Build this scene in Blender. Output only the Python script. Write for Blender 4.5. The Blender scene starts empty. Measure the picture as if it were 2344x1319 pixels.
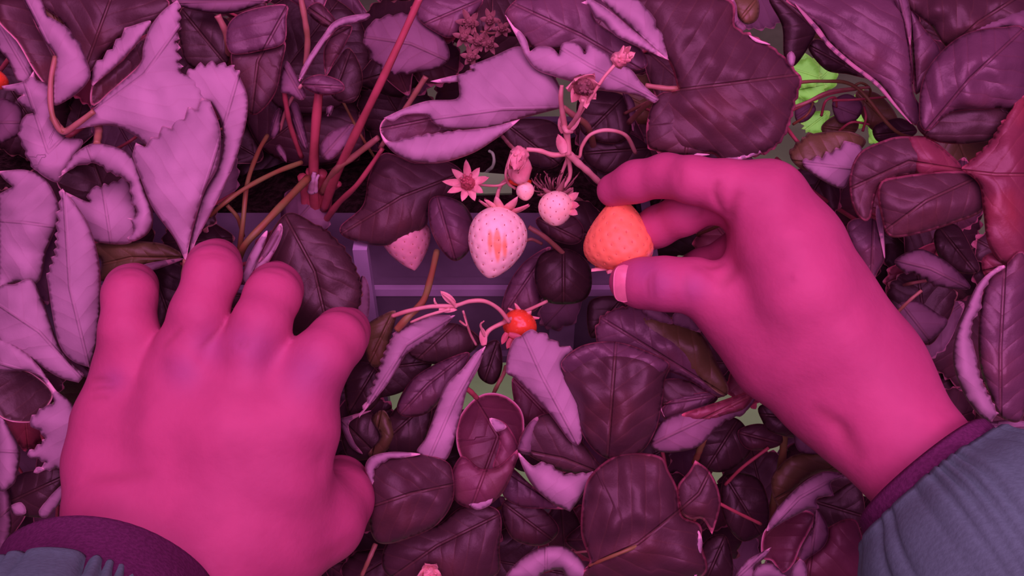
import bpy, math, random
import numpy as np
from mathutils import Vector, Matrix, noise
from mathutils.geometry import delaunay_2d_cdt

random.seed(7)
rng = np.random.default_rng(7)
W, H = 2344.0, 1319.0
HFOV = math.radians(55.0)
F = W / 2 / math.tan(HFOV / 2)          # focal length in pixels
D = 0.40                                 # camera to canopy reference plane, metres
PITCH = math.radians(45.0)
HEIGHT = 1.05                            # canopy centre above the floor
RX = np.array(Matrix.Rotation(PITCH, 3, 'X'))
OFF = np.array([0, 0, HEIGHT])
scene = bpy.context.scene
COL = scene.collection


def P(px, py, z=0.0):
    """Photo pixel + height (mm towards the viewer) -> canopy coordinates in metres."""
    z = np.asarray(z, float) / 1000.0
    d = D - z
    return np.stack([(np.asarray(px, float) - W / 2) / F * d, (H / 2 - np.asarray(py, float)) / F * d, z + 0 * d], -1)


def PR(r, z=0.0):
    return r / F * (D - z / 1000.0)


def world(p):
    return np.asarray(p, float) @ RX.T + OFF


# ---------------------------------------------------------------- objects
def empty(name, base, label, cat, group=None, kind=None):
    o = bpy.data.objects.new(name, None)
    COL.objects.link(o)
    o.empty_display_size = 0.02
    o.location = world(base)
    o['label'] = label
    o['category'] = cat
    if group:
        o['group'] = group
    if kind:
        o['kind'] = kind
    return o


def root_loc(o):
    v = np.zeros(3)
    while o is not None:
        v = v + np.array(o.location)
        o = o.parent
    return v


def mesh_obj(name, verts, faces, mats, parent=None, midx=None, attrs=None, smooth=True, base=None, label=None, is_world=False):
    """verts in canopy coordinates (or world); origin placed at base (canopy)."""
    v = np.asarray(verts, float)
    if not is_world:
        v = world(v)
    if base is not None:
        org = world(base) if not is_world else np.asarray(base, float)
    elif parent is not None:
        org = v.mean(0)
    else:
        org = v.mean(0)
    me = bpy.data.meshes.new(name)
    me.from_pydata((v - org).tolist(), [], [list(map(int, f)) for f in faces])
    for m in mats:
        me.materials.append(m)
    if midx is not None:
        me.polygons.foreach_set('material_index', np.asarray(midx, np.int32))
    if attrs:
        for k, a in attrs.items():
            at = me.attributes.new(k, 'FLOAT', 'POINT')
            at.data.foreach_set('value', np.asarray(a, np.float32))
    if smooth:
        me.polygons.foreach_set('use_smooth', np.ones(len(me.polygons), bool))
    me.update()
    o = bpy.data.objects.new(name, me)
    COL.objects.link(o)
    if parent is not None:
        o.parent = parent
        o.location = org - root_loc(parent)
    else:
        o.location = org
    if label:
        o['label'] = label
    return o


# ---------------------------------------------------------------- splines and tubes
def catmull(pts, n=8, closed=False):
    pts = np.asarray(pts, float)
    k = len(pts)
    out = []
    rngk = range(k if closed else k - 1)
    for i in rngk:
        p1, p2 = pts[i], pts[(i + 1) % k]
        p0 = pts[(i - 1) % k] if (closed or i > 0) else 2 * p1 - p2
        p3 = pts[(i + 2) % k] if (closed or i + 2 < k) else 2 * p2 - p1
        for t in np.linspace(0, 1, n, endpoint=False):
            out.append(0.5 * ((2 * p1) + (-p0 + p2) * t + (2 * p0 - 5 * p1 + 4 * p2 - p3) * t * t + (-p0 + 3 * p1 - 3 * p2 + p3) * t ** 3))
    if not closed:
        out.append(pts[-1])
    return np.array(out)


def tube_geo(path, rad, seg=8):
    """path Nx3 metres, rad N metres -> verts, faces (closed ends)."""
    path = np.asarray(path, float)
    n = len(path)
    rad = np.broadcast_to(np.asarray(rad, float), (n,))
    tan = np.gradient(path, axis=0)
    tan /= np.linalg.norm(tan, axis=1)[:, None] + 1e-12
    up = np.array([0.3, 0.2, 1.0]); up /= np.linalg.norm(up)
    V = []
    u = np.cross(tan[0], up)
    if np.linalg.norm(u) < 1e-3:
        u = np.cross(tan[0], [1, 0, 0])
    u /= np.linalg.norm(u)
    for i in range(n):
        u = u - tan[i] * np.dot(u, tan[i])
        u /= np.linalg.norm(u) + 1e-12
        w = np.cross(tan[i], u)
        a = np.linspace(0, 2 * math.pi, seg, endpoint=False)
        V.append(path[i] + rad[i] * (np.cos(a)[:, None] * u + np.sin(a)[:, None] * w))
    V = np.concatenate(V)
    Fc = []
    for i in range(n - 1):
        for j in range(seg):
            j2 = (j + 1) % seg
            Fc.append((i * seg + j, i * seg + j2, (i + 1) * seg + j2, (i + 1) * seg + j))
    c0, c1 = len(V), len(V) + 1
    V = np.concatenate([V, path[:1], path[-1:]])
    for j in range(seg):
        j2 = (j + 1) % seg
        Fc.append((c0, j2, j))
        Fc.append((c1, (n - 1) * seg + j, (n - 1) * seg + j2))
    return V, Fc


def parse(s):
    """'x,y[@z][*][^] ...' -> list of (x, y, z, serrated, corner)"""
    out = []
    for t in s.split():
        ser = '*' in t
        cor = '^' in t
        t = t.replace('*', '').replace('^', '')
        z = 0.0
        if '@' in t:
            t, zz = t.split('@')
            z = float(zz)
        x, y = t.split(',')
        out.append((float(x), float(y), z, ser, cor))
    return out


def stem_geo(s, r0, r1=None, z=0.0, seg=8):
    """A stalk through pixel points; r in pixels."""
    r1 = r0 if r1 is None else r1
    p = parse(s)
    arr = np.array([(a[0], a[1], a[2] + z) for a in p])
    c = catmull(arr, 8)
    path = P(c[:, 0], c[:, 1], c[:, 2])
    t = np.linspace(0, 1, len(c))
    rr = (r0 + (r1 - r0) * t) / F * (D - c[:, 2] / 1000)
    rr = rr * (1 + 0.06 * np.sin(t * 23 + arr[0, 0]))
    return tube_geo(path, rr, seg)


def join(geos):
    V, Fc, o = [], [], 0
    for v, f in geos:
        V.append(np.asarray(v)); Fc += [tuple(i + o for i in ff) for ff in f]; o += len(v)
    return np.concatenate(V), Fc


# ---------------------------------------------------------------- materials
def new_mat(name):
    m = bpy.data.materials.new(name)
    m.use_nodes = True
    nt = m.node_tree
    b = nt.nodes['Principled BSDF']
    return m, nt, b


class N:
    def __init__(s, nt): s.nt = nt
    def node(s, t, **kw):
        n = s.nt.nodes.new(t)
        for k, v in kw.items(): setattr(n, k, v)
        return n
    def link(s, a, b): s.nt.links.new(a, b)
    def val(s, sock, x):
        if isinstance(x, (int, float)): sock.default_value = x
        elif isinstance(x, (tuple, list)): sock.default_value = tuple(x) + ((1.0,) if len(x) == 3 and len(sock.default_value) == 4 else ())
        else: s.link(x, sock)
    def math(s, op, a, b=0.0, c=0.0, clamp=False):
        n = s.node('ShaderNodeMath', operation=op, use_clamp=clamp)
        s.val(n.inputs[0], a); s.val(n.inputs[1], b); s.val(n.inputs[2], c)
        return n.outputs[0]
    def mix(s, f, a, b, mode='MIX'):
        n = s.node('ShaderNodeMix', data_type='RGBA', blend_type=mode)
        s.val(n.inputs[0], f); s.val(n.inputs[6], a); s.val(n.inputs[7], b)
        return n.outputs[2]
    def attr(s, name):
        return s.node('ShaderNodeAttribute', attribute_name=name).outputs['Fac']
    def noise(s, vec, scale, detail=3.0, rough=0.55):
        n = s.node('ShaderNodeTexNoise'); n.inputs['Scale'].default_value = scale
        n.inputs['Detail'].default_value = detail; n.inputs['Roughness'].default_value = rough
        if vec is not None: s.link(vec, n.inputs['Vector'])
        return n.outputs['Fac']
    def step(s, x, a, b):
        n = s.node('ShaderNodeMapRange', interpolation_type='SMOOTHSTEP')
        s.val(n.inputs[0], x); n.inputs[1].default_value = a; n.inputs[2].default_value = b
        return n.outputs[0]
    def bump(s, h, dist, strength=1.0, normal=None):
        n = s.node('ShaderNodeBump'); n.inputs['Distance'].default_value = dist; n.inputs['Strength'].default_value = strength
        s.link(h, n.inputs['Height'])
        if normal is not None: s.link(normal, n.inputs['Normal'])
        return n.outputs[0]


def leaf_mat(name, base, vein, rim, rough=0.45, raised=False, var=0.25, blotch=None, quilt=1.0, spec=0.5, rimw=0.8, veinw=1.0):
    m, nt, b = new_mat(name)
    k = N(nt)
    lu, lv, ed = k.attr('lu'), k.attr('lv'), k.attr('ed')
    oi = k.node('ShaderNodeObjectInfo')
    tc = k.node('ShaderNodeTexCoord').outputs['Object']
    av = k.math('ABSOLUTE', lv)
    nz = k.noise(tc, 60.0, 2.0)
    q = k.math('ADD', k.math('SUBTRACT', lu, k.math('MULTIPLY', av, 0.8)), k.math('MULTIPLY', nz, 0.42))
    fr = k.math('FRACT', k.math('DIVIDE', q, 0.72))
    ridge = k.math('MULTIPLY', k.math('ABSOLUTE', k.math('SUBTRACT', fr, 0.5)), 2.0)      # 1 on a lateral vein
    vmask = k.step(ridge, 0.80, 1.0)
    mrib = k.step(av, 0.09, 0.02)
    veins = k.math('MAXIMUM', k.math('MULTIPLY', vmask, 0.55), mrib)
    n2 = k.noise(tc, 140.0, 4.0)
    n3 = k.noise(tc, 28.0, 3.0)
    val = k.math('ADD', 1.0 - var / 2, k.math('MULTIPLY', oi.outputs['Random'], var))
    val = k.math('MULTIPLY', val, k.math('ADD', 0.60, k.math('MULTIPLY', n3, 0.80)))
    col = k.mix(k.math('MULTIPLY', veins, 0.6 * veinw), base, vein)
    if blotch is not None:
        col = k.mix(k.math('MULTIPLY', k.step(n3, 0.5, 0.72), 0.7), col, blotch)
    cv = k.node('ShaderNodeCombineColor')
    for i in range(3): k.link(val, cv.inputs[i])
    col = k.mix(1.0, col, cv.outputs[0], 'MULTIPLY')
    edn = k.math('ADD', ed, k.math('MULTIPLY', k.math('SUBTRACT', n2, 0.5), 0.9))
    rm = k.step(edn, rimw, 0.05)
    col = k.mix(k.math('MULTIPLY', rm, 0.85), col, rim)
    k.link(col, b.inputs['Base Color'])
    b.inputs['Roughness'].default_value = rough
    b.inputs['Specular IOR Level'].default_value = spec
    sgn = 1.0 if raised else -1.0
    h = k.math('MULTIPLY', k.math('POWER', ridge, 2.2), sgn * 0.40 * quilt)
    h = k.math('ADD', h, k.math('MULTIPLY', mrib, sgn * 0.8))
    h = k.math('ADD', h, k.math('MULTIPLY', n2, 0.75 * quilt))
    h = k.math('ADD', h, k.math('MULTIPLY', n3, 1.3))
    k.link(k.bump(h, 0.0006 if not raised else 0.0004), b.inputs['Normal'])
    return m


def simple_mat(name, col, rough=0.5, spec=0.5, nscale=None, var=0.2, bump=0.0, col2=None):
    m, nt, b = new_mat(name)
    k = N(nt)
    tc = k.node('ShaderNodeTexCoord').outputs['Object']
    nz = k.noise(tc, nscale or 120.0, 3.0)
    c2 = col2 or tuple(c * (1 - var) for c in col)
    k.link(k.mix(k.step(nz, 0.35, 0.65), col, c2), b.inputs['Base Color'])
    b.inputs['Roughness'].default_value = rough
    b.inputs['Specular IOR Level'].default_value = spec
    if bump:
        k.link(k.bump(nz, bump), b.inputs['Normal'])
    return m


RIM = (0.80, 0.42, 0.42)
M = {}
M['T'] = leaf_mat('leaf_upper_side', (0.078, 0.043, 0.048), (0.12, 0.065, 0.055), (0.62, 0.25, 0.30), rough=0.45, blotch=(0.095, 0.038, 0.034), rimw=0.6, spec=0.4)
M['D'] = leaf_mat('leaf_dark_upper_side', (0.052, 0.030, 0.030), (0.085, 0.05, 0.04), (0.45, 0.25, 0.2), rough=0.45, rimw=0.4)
M['V'] = leaf_mat('leaf_mature_upper_side', (0.135, 0.078, 0.105), (0.16, 0.08, 0.09), (0.7, 0.28, 0.34), rough=0.40, quilt=1.2, blotch=(0.13, 0.055, 0.06), rimw=0.6)
M['E'] = leaf_mat('leaf_pink_rimmed_upper_side', (0.080, 0.043, 0.048), (0.12, 0.065, 0.055), (0.95, 0.33, 0.42), rough=0.45, blotch=(0.095, 0.038, 0.034), rimw=1.15, spec=0.4)
M['P'] = leaf_mat('leaf_maroon_upper_side', (0.145, 0.05, 0.075), (0.18, 0.07, 0.08), (0.65, 0.2, 0.3), rough=0.45, blotch=(0.11, 0.05, 0.045))
M['R'] = leaf_mat('leaf_reddened_upper_side', (0.20, 0.055, 0.075), (0.25, 0.09, 0.085), (0.75, 0.2, 0.25), rough=0.42, blotch=(0.26, 0.05, 0.05))
M['O'] = leaf_mat('leaf_olive_upper_side', (0.13, 0.12, 0.04), (0.18, 0.14, 0.05), (0.4, 0.35, 0.2), rough=0.45, blotch=(0.16, 0.09, 0.04))
M['U'] = leaf_mat('leaf_pale_underside', (0.40, 0.32, 0.37), (0.36, 0.25, 0.29), (0.85, 0.60, 0.66), rough=0.6, raised=True, var=0.12, spec=0.3, rimw=0.5, veinw=0.55)
M['M'] = leaf_mat('leaf_dull_shaded_underside', (0.21, 0.145, 0.18), (0.19, 0.12, 0.13), (0.5, 0.3, 0.35), rough=0.55, raised=True, var=0.2, spec=0.3, rimw=0.4)  # darker copy of the pale underside, shade put into its colour
BACK = {'T': 'U', 'D': 'M', 'V': 'U', 'R': 'U', 'P': 'U', 'E': 'U', 'O': 'M', 'U': 'T', 'M': 'D'}
MIDX = list(BACK)
M['rim'] = simple_mat('leaf_cut_edge', (0.80, 0.48, 0.54), 0.5)
M['stem'] = simple_mat('leaf_stalk', (0.42, 0.22, 0.17), 0.45, nscale=90, col2=(0.33, 0.2, 0.1))
M['stem_red'] = simple_mat('red_leaf_stalk', (0.48, 0.12, 0.14), 0.42, nscale=90, col2=(0.38, 0.1, 0.1))
M['stem_olive'] = simple_mat('olive_leaf_stalk', (0.22, 0.22, 0.06), 0.5, nscale=80, col2=(0.26, 0.13, 0.05))
M['stem_pale'] = simple_mat('pale_fruit_stalk', (0.72, 0.46, 0.38), 0.5, nscale=90, col2=(0.62, 0.32, 0.26))
M['calyx'] = simple_mat('fruit_calyx', (0.78, 0.50, 0.42), 0.6, nscale=150, col2=(0.66, 0.30, 0.28))
M['calyx_dry'] = simple_mat('dry_calyx', (0.30, 0.16, 0.14), 0.7, nscale=150, col2=(0.2, 0.10, 0.09))
M['papery'] = simple_mat('papery_sheath', (0.55, 0.5, 0.55), 0.6, nscale=110, col2=(0.4, 0.28, 0.3))

# ---------------------------------------------------------------- leaf blades


def outline_pts(s, amp, per, step=6.0):
    pts = parse(s)
    n = len(pts)
    A = np.array([(p[0], p[1], p[2]) for p in pts])
    area = 0.5 * np.sum(A[:, 0] * np.roll(A[:, 1], -1) - np.roll(A[:, 0], -1) * A[:, 1])
    sgn = 1.0 if area > 0 else -1.0
    out = []
    for i in range(n):
        p1, p2 = A[i], A[(i + 1) % n]
        ser = pts[i][3]
        c1, c2 = pts[i][4], pts[(i + 1) % n][4]
        p0 = 2 * p1 - p2 if c1 else A[(i - 1) % n]
        p3 = 2 * p2 - p1 if c2 else A[(i + 2) % n]
        L = np.linalg.norm((p2 - p1)[:2])
        k = max(2, int(L / (step if not ser else 3.5)))
        t = np.linspace(0, 1, k, endpoint=False)[:, None]
        q = 0.5 * ((2 * p1) + (-p0 + p2) * t + (2 * p0 - 5 * p1 + 4 * p2 - p3) * t * t + (-p0 + 3 * p1 - 3 * p2 + p3) * t ** 3)
        if ser:
            nt_ = max(1, round(L / per))
            ph = (t[:, 0] * nt_) % 1.0
            tooth = np.where(ph < 0.68, (ph / 0.68) ** 0.8, ((1 - ph) / 0.32))
            idx = np.floor(t[:, 0] * nt_)
            a = amp * (0.7 + 0.6 * ((np.sin(idx * 12.9898 + p1[0]) * 43.5) % 1.0))
            tg = np.gradient(q, axis=0) if k > 2 else np.repeat((p2 - p1)[None], k, 0)
            nn = np.stack([tg[:, 1], -tg[:, 0]], 1)
            nn /= np.linalg.norm(nn, axis=1)[:, None] + 1e-9
            q[:, :2] += sgn * nn * (a * tooth)[:, None]
        out.append(q)
    q = np.concatenate(out)
    if sgn < 0:
        q = q[::-1]
    return q          # clockwise in screen (y down) == positive area in (x, y-down)


def dist_to_poly(pts, poly):
    a = poly; b = np.roll(poly, -1, 0)
    ab = b - a
    L2 = (ab ** 2).sum(1) + 1e-9
    d2 = np.full(len(pts), 1e18)
    for i in range(0, len(pts), 400):
        p = pts[i:i + 400]
        ap = p[:, None, :] - a[None]
        t = np.clip((ap * ab[None]).sum(2) / L2, 0, 1)
        dd = ap - t[:, :, None] * ab[None]
        d2[i:i + 400] = (dd ** 2).sum(2).min(1)
    return np.sqrt(d2)


def inside(pts, poly):
    x, y = pts[:, 0], pts[:, 1]
    r = np.zeros(len(pts), bool)
    a = poly; b = np.roll(poly, -1, 0)
    for (x1, y1), (x2, y2) in zip(a, b):
        c = (y1 > y) != (y2 > y)
        xi = (x2 - x1) * (y - y1) / ((y2 - y1) if y2 != y1 else 1e-9) + x1
        r ^= c & (x < xi)
    return r


def mid_coords(pts, mid):
    """(distance along, signed distance across) a polyline, in pixels"""
    best = np.full(len(pts), 1e18); u = np.zeros(len(pts)); v = np.zeros(len(pts)); s0 = 0.0
    for i in range(len(mid) - 1):
        a, b = mid[i], mid[i + 1]
        d = b - a; L = np.linalg.norm(d) + 1e-9; d = d / L
        r = pts - a
        t = r @ d
        if i > 0: tc = np.maximum(t, 0)
        else: tc = t
        if i < len(mid) - 2: tc = np.minimum(tc, L)
        q = np.linalg.norm(r - tc[:, None] * d, axis=1)
        side = np.sign(d[0] * r[:, 1] - d[1] * r[:, 0])
        m = q < best
        best[m] = q[m]; u[m] = s0 + tc[m]; v[m] = (q * side)[m]
        s0 += L
    return u, v


def patch_geo(side, outline, z, mid, bulge=3.0, amp=8.0, per=27.0, tilt=(0, 0), fold=0.0, wave=1.2, seed=0.0, h=None, th=0.5, step=6.0):
    q = outline_pts(outline, amp, per, step)
    poly = q[:, :2]
    # drop near-duplicate points
    keep = [0]
    for i in range(1, len(poly)):
        if np.linalg.norm(poly[i] - poly[keep[-1]]) > 1.2: keep.append(i)
    q = q[keep]; poly = q[:, :2]
    nb = len(poly)
    area = abs(0.5 * np.sum(poly[:, 0] * np.roll(poly[:, 1], -1) - np.roll(poly[:, 0], -1) * poly[:, 1]))
    if h is None:
        h = max(7.0, math.sqrt(area / 900.0))
    lo, hi = poly.min(0), poly.max(0)
    gx, gy = np.meshgrid(np.arange(lo[0], hi[0], h), np.arange(lo[1], hi[1], h * 0.87))
    gx = gx + (np.arange(gx.shape[0])[:, None] % 2) * h / 2
    g = np.stack([gx.ravel(), gy.ravel()], 1)
    g = g[inside(g, poly)]
    if len(g):
        g = g[dist_to_poly(g, poly) > 0.55 * h]
    allp = np.concatenate([poly, g])
    edges = [(i, (i + 1) % nb) for i in range(nb)]
    res = delaunay_2d_cdt([Vector(p) for p in allp], edges, [], 1, 1e-3)
    V = np.array([(v.x, v.y) for v in res[0]])
    T = [f for f in res[2] if len(f) == 3]
    orig = res[3]
    zb = np.zeros(len(V)); isb = np.zeros(len(V), bool)
    for i, o in enumerate(orig):
        bb = [j for j in o if j < nb]
        if bb: zb[i] = q[bb[0], 2]; isb[i] = True
    for i, o in enumerate(orig):
        if not o: isb[i] = True
    n = len(V)
    # membrane with load: boundary heights fixed, interior puffs by `bulge`
    A = np.zeros((n, n), np.float32)
    for t in T:
        for a, b in ((t[0], t[1]), (t[1], t[2]), (t[2], t[0])):
            A[a, b] = 1; A[b, a] = 1
    deg = A.sum(1)
    free = ~isb
    zz = zb.copy()
    if free.any():
        Lm = np.diag(deg[free]) - A[np.ix_(free, free)]
        rhs1 = A[np.ix_(free, isb)] @ zb[isb]
        s1 = np.linalg.solve(Lm.astype(np.float64), np.stack([rhs1, np.ones(free.sum())], 1))
        zz[free] = s1[:, 0]
        pu = np.zeros(n); pu[free] = s1[:, 1]
        pu = np.sqrt(np.maximum(pu, 0)) if bulge else pu
        if pu.max() > 0: zz = zz + bulge * (pu / pu.max())
    c = poly.mean(0)
    zz = zz + tilt[0] * (V[:, 0] - c[0]) / 100 + tilt[1] * (V[:, 1] - c[1]) / 100
    ed = dist_to_poly(V, poly)
    u, v = mid_coords(V, mid)
    zz = zz + fold * np.abs(v) / 100
    ppc = F / (D - z / 1000) / 100
    lu, lv = u / ppc, v / ppc
    # puffed up between the lateral veins
    fr = np.abs(((lu - 0.8 * np.abs(lv)) / 0.72) % 1.0 - 0.5) * 2
    s = -1.0 if side in 'TDVROPE' else 0.6
    fade = np.clip(ed / 25, 0, 1)
    zz = zz + s * 0.22 * fr ** 2 * fade + s * 0.6 * np.exp(-(lv / 0.12) ** 2) * fade
    zz = zz + wave * np.array([noise.noise((a / 55 + seed, b / 55, seed * 1.7)) for a, b in V]) * 1.6
    zz = zz + z
    pos = P(V[:, 0], V[:, 1], zz)
    T = np.array(T)
    e1 = pos[T[:, 1]] - pos[T[:, 0]]; e2 = pos[T[:, 2]] - pos[T[:, 0]]
    fn = np.cross(e1, e2)
    # wind so the visible face looks towards +z
    tri2 = V[T]
    cr = (tri2[:, 1, 0] - tri2[:, 0, 0]) * (tri2[:, 2, 1] - tri2[:, 0, 1]) - (tri2[:, 1, 1] - tri2[:, 0, 1]) * (tri2[:, 2, 0] - tri2[:, 0, 0])
    flip = cr > 0
    T[flip] = T[flip][:, ::-1]; fn[flip] *= -1
    vn = np.zeros_like(pos)
    for i in range(3): np.add.at(vn, T[:, i], fn)
    vn /= np.linalg.norm(vn, axis=1)[:, None] + 1e-12
    back = pos - vn * th / 1000
    VV = np.concatenate([pos, back])
    faces = [tuple(t) for t in T] + [(t[2] + n, t[1] + n, t[0] + n) for t in T]
    mi = [MIDX.index(side)] * len(T) + [MIDX.index(BACK[side])] * len(T)
    cnt = {}
    for t in T:
        for a, b in ((t[0], t[1]), (t[1], t[2]), (t[2], t[0])):
            cnt[(a, b)] = 1
    for (a, b) in cnt:
        if (b, a) not in cnt:
            faces.append((b, a, a + n, b + n)); mi.append(len(MIDX))
    edm = ed / ppc * 10
    return VV, faces, mi, np.concatenate([lu, lu]), np.concatenate([lv, lv]), np.concatenate([edm, edm])


LEAF_MATS = [M[k] for k in MIDX] + [M['rim']]
NLEAF = [0]


def leaf(plant, z, patches, mid, label=None, pet=None, petmat='stem', petr=5.0, name='leaf'):
    mids = np.array([(p[0], p[1]) for p in parse(mid)])
    NLEAF[0] += 1
    VV, FF, MI, LU, LV, ED = [], [], [], [], [], []
    off = 0
    for i, pt in enumerate(patches):
        side, out = pt[0], pt[1]
        op = dict(pt[2]) if len(pt) > 2 else {}
        zz = z + op.pop('dz', 0.0)
        mm = mids
        if 'mid' in op:
            mm = np.array([(p[0], p[1]) for p in parse(op.pop('mid'))])
        v, f, m, lu, lv, ed = patch_geo(side, out, zz, mm, seed=NLEAF[0] * 3.1 + (0 if op.pop('sync', True) else i), **op)
        VV.append(v); FF += [tuple(j + off for j in ff) for ff in f]; MI += m
        LU.append(lu); LV.append(lv); ED.append(ed); off += len(v)
    o = mesh_obj(name, np.concatenate(VV), FF, LEAF_MATS, plant, MI,
                 {'lu': np.concatenate(LU), 'lv': np.concatenate(LV), 'ed': np.concatenate(ED)}, label=label)
    if pet:
        v, f = stem_geo(pet, petr, petr * 1.15, z)
        mesh_obj('petiole', v, f, [M[petmat]], o)
    return o


def leaflet_outline(bx, by, ang, L, Wd, rnd):
    """A strawberry leaflet seen at base (bx,by), pointing along ang (radians, screen), with toothed upper margin."""
    ca, sa = math.cos(ang), math.sin(ang)
    prof = [(0, 0, 0), (0.22, 0.27, 0), (0.5, 0.47, 1), (0.78, 0.42, 1), (0.95, 0.18, 1), (1.0, 0, 1), (0.95, -0.18, 1), (0.78, -0.42, 1), (0.5, -0.47, 0), (0.22, -0.27, 0)]
    s = ''
    for u, v, t in prof:
        j = 1 + rnd.uniform(-0.07, 0.07)
        x = bx + (u * L * ca - v * Wd * j * sa); y = by + (u * L * sa + v * Wd * j * ca)
        s += f'{x:.1f},{y:.1f}' + ('*' if t else '') + ' '
    m = f'{bx:.1f},{by:.1f} {bx + L * ca:.1f},{by + L * sa:.1f}'
    return s, m

# ================================================================ strawberry plants: leaves traced in place, each its own blade
def plant(label, px, py, z):
    return empty('strawberry_plant', P(px, py, z), label, 'strawberry plant', 'strawberry plants in the trough')


pA = plant('strawberry plant with upturned pale pink leaves, left edge above and beside the flat hand', 160, 470, -95)
pB = plant('strawberry plant with tall red stalks rising from its crown, above the flat hand', 720, 500, -75)
pC = plant('strawberry plant with curled bright pink leaves hanging over the white strawberries', 1330, 300, -70)
pD = plant('strawberry plant with one big round dark leaf just above the picking hand', 1560, 250, -70)
pE = plant('strawberry plant with large ribbed purple leaves in the top right corner', 2180, 220, -80)
pF = plant('strawberry plant with reddened and pink-lipped leaves right of the picking wrist', 2150, 560, -95)
pG = plant('strawberry plant with narrow pale drooping leaves below the small red strawberry', 1080, 950, -95)
pH = plant('strawberry plant with broad quilted pink-rimmed leaves below the picking thumb', 1420, 1120, -95)
pI = plant('strawberry plant with torn pale leaves beside the grey-blue sleeve', 1780, 1230, -90)

# ---- plant A, left
leaf(pA, 8, [
    ('U', '432,598^ 440,530 468,440 500,380 510,300 482,238 445,235 428,175* 470,152* 520,152* 548,172^ 567,222 563,285 540,365 512,430 480,495 450,550', {'bulge': 5, 'dz': -7, 'per': 22, 'amp': 10}),
    ('U', '425,600^ 398,545 350,478 322,410 303,358^* 482,232^ 505,300 498,380 468,440 440,530', {'bulge': 7, 'per': 34, 'amp': 17}),
], '428,600 465,440 500,330 545,175', 'pale leaf held upright behind the ring finger', pet='428,596@0 424,630@-6 415,680@-30 380,760@-60', petr=9)
leaf(pA, 2, [
    ('U', '150,300^ 200,262 250,212 318,150 328,105 345,60 372,25 405,0^* 410,50^* 402,95^* 412,160 440,178* 462,215* 476,248^ 455,280 420,305 385,330 345,338 310,312 250,287', {'bulge': 7, 'amp': 9, 'per': 26}),
    ('U', '210,195 212,160^* 258,112^* 298,60^ 345,48 322,88 272,145 225,185', {'bulge': 2, 'dz': -4, 'amp': 8, 'per': 34}),
    ('T', '208,240 212,195 225,185 275,142 335,80 330,120 318,152 250,212 225,235', {'bulge': -3, 'dz': -8}),
], '145,303 250,230 330,170 410,60', 'pale folded leaf with a toothed edge', pet='152,300@2 140,296@2 120,270@-2', petr=7)
leaf(pA, 4, [
    ('U', '55,-4 92,-4 108,35^ 148,58* 168,85* 188,112 207,165 200,190 172,218 128,242 119,225 122,180 127,130 102,95 82,55', {'bulge': 6, 'amp': 4, 'per': 26}),
    ('T', '-5,-5 55,-5 85,60 127,130 120,180 112,200 78,160 40,95 -5,45', {'bulge': -4, 'dz': -14}),
], '122,240 124,130 60,0', 'leaf folded lengthwise at the top left corner', pet='127,130@0 117,180@2 116,240@3 126,280@2 146,303@0 175,285@2 215,255@3', petr=6)
leaf(pA, -22, [('U', '-5,40 45,98 75,162 62,188 40,185 20,140 -5,105', {'bulge': 3})], '70,180 0,60')
leaf(pA, -6, [
    ('U', '145,310 190,322 165,370 145,402 128,418 85,392* 58,345* 45,300* 60,262^ 78,258^ 40,232* 55,218* 3,197^ 42,190 62,182 77,163^ 84,182 112,196 120,245', {'bulge': 7, 'amp': 6, 'per': 28, 'wave': 2.4}),
], '148,312 110,350 60,200', 'pale crinkled leaf pointing left')
leaf(pA, -30, [('M', '-5,232 30,233 52,255 50,300 28,318 -5,322', {'bulge': 5})], '-20,280 50,280')
leaf(pA, -2, [
    ('U', '133,405* 165,358 205,330 240,330 285,345 314,375 326,420 350,490 341,532 306,553 290,545* 303,520* 290,500* 311,490* 300,468* 296,440* 286,414* 245,396* 228,380* 200,378* 168,386 150,396', {'bulge': 6, 'amp': -5, 'per': 22, 'dz': 5}),
    ('U', '146,438^ 205,462* 205,440* 232,430* 248,424* 290,414 306,455 314,500 300,556 215,552 192,515 172,472', {'bulge': 5, 'amp': 7, 'per': 26, 'dz': -14}),
    ('D', '128,398 170,372 240,372 290,405 280,440 215,470 150,445', {'bulge': -4, 'dz': -26}),
], '255,560 235,430 200,335', 'pale leaf rolled into an open tube', pet='222,330@5 226,300@0 224,285@-4', petr=8)
leaf(pA, -9, [('U', '-5,392^ 60,389 105,412 128,450 137,490 125,530 106,575 92,640 60,655 38,645 -5,664^ -5,446^ 28,427^ 8,410', {'bulge': 7, 'wave': 1.8})], '-60,500 60,510 130,520', 'pale broad leaf at the left edge')
leaf(pA, 3, [('U', '143,432^ 182,480 206,522 224,582 231,650 229,722 221,790 205,842^ 165,826 136,790 120,722 108,642^* 128,585* 132,530* 138,480*', {'bulge': 6, 'amp': 9, 'per': 21})], '204,842 160,660 146,440', 'pale narrow leaf with a saw-toothed left edge')
leaf(pA, -3, [('U', '-5,664 34,650 72,640 98,690 118,745 140,800 172,838 192,858 180,877^ 130,862 70,822 -5,776', {'bulge': 6})], '190,870 90,760 -30,680')
leaf(pA, -26, [('M', '75,640 105,575 128,520 140,470 150,520 132,590 118,645 112,695 100,690', {'bulge': 2}), ('M', '120,720 140,790 200,845 215,860 190,862 150,812', {})], '110,700 140,480')
leaf(pA, -2, [
    ('U', '-5,778 50,800 92,842 125,890 162,920 182,960 176,1010 152,1085^ 128,1072* 76,1082^* 105,1058* 62,1042^* 103,1005* 68,966^* 98,935* 122,925 117,898 95,868 60,850 -5,846', {'bulge': 6, 'amp': 6, 'per': 22}),
    ('D', '-5,846 60,850 118,898 100,938 66,966 -5,946', {'bulge': -3, 'dz': -8}),
], '190,900 90,860 -40,820', 'pale leaf arched over its reddish upper side')
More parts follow.
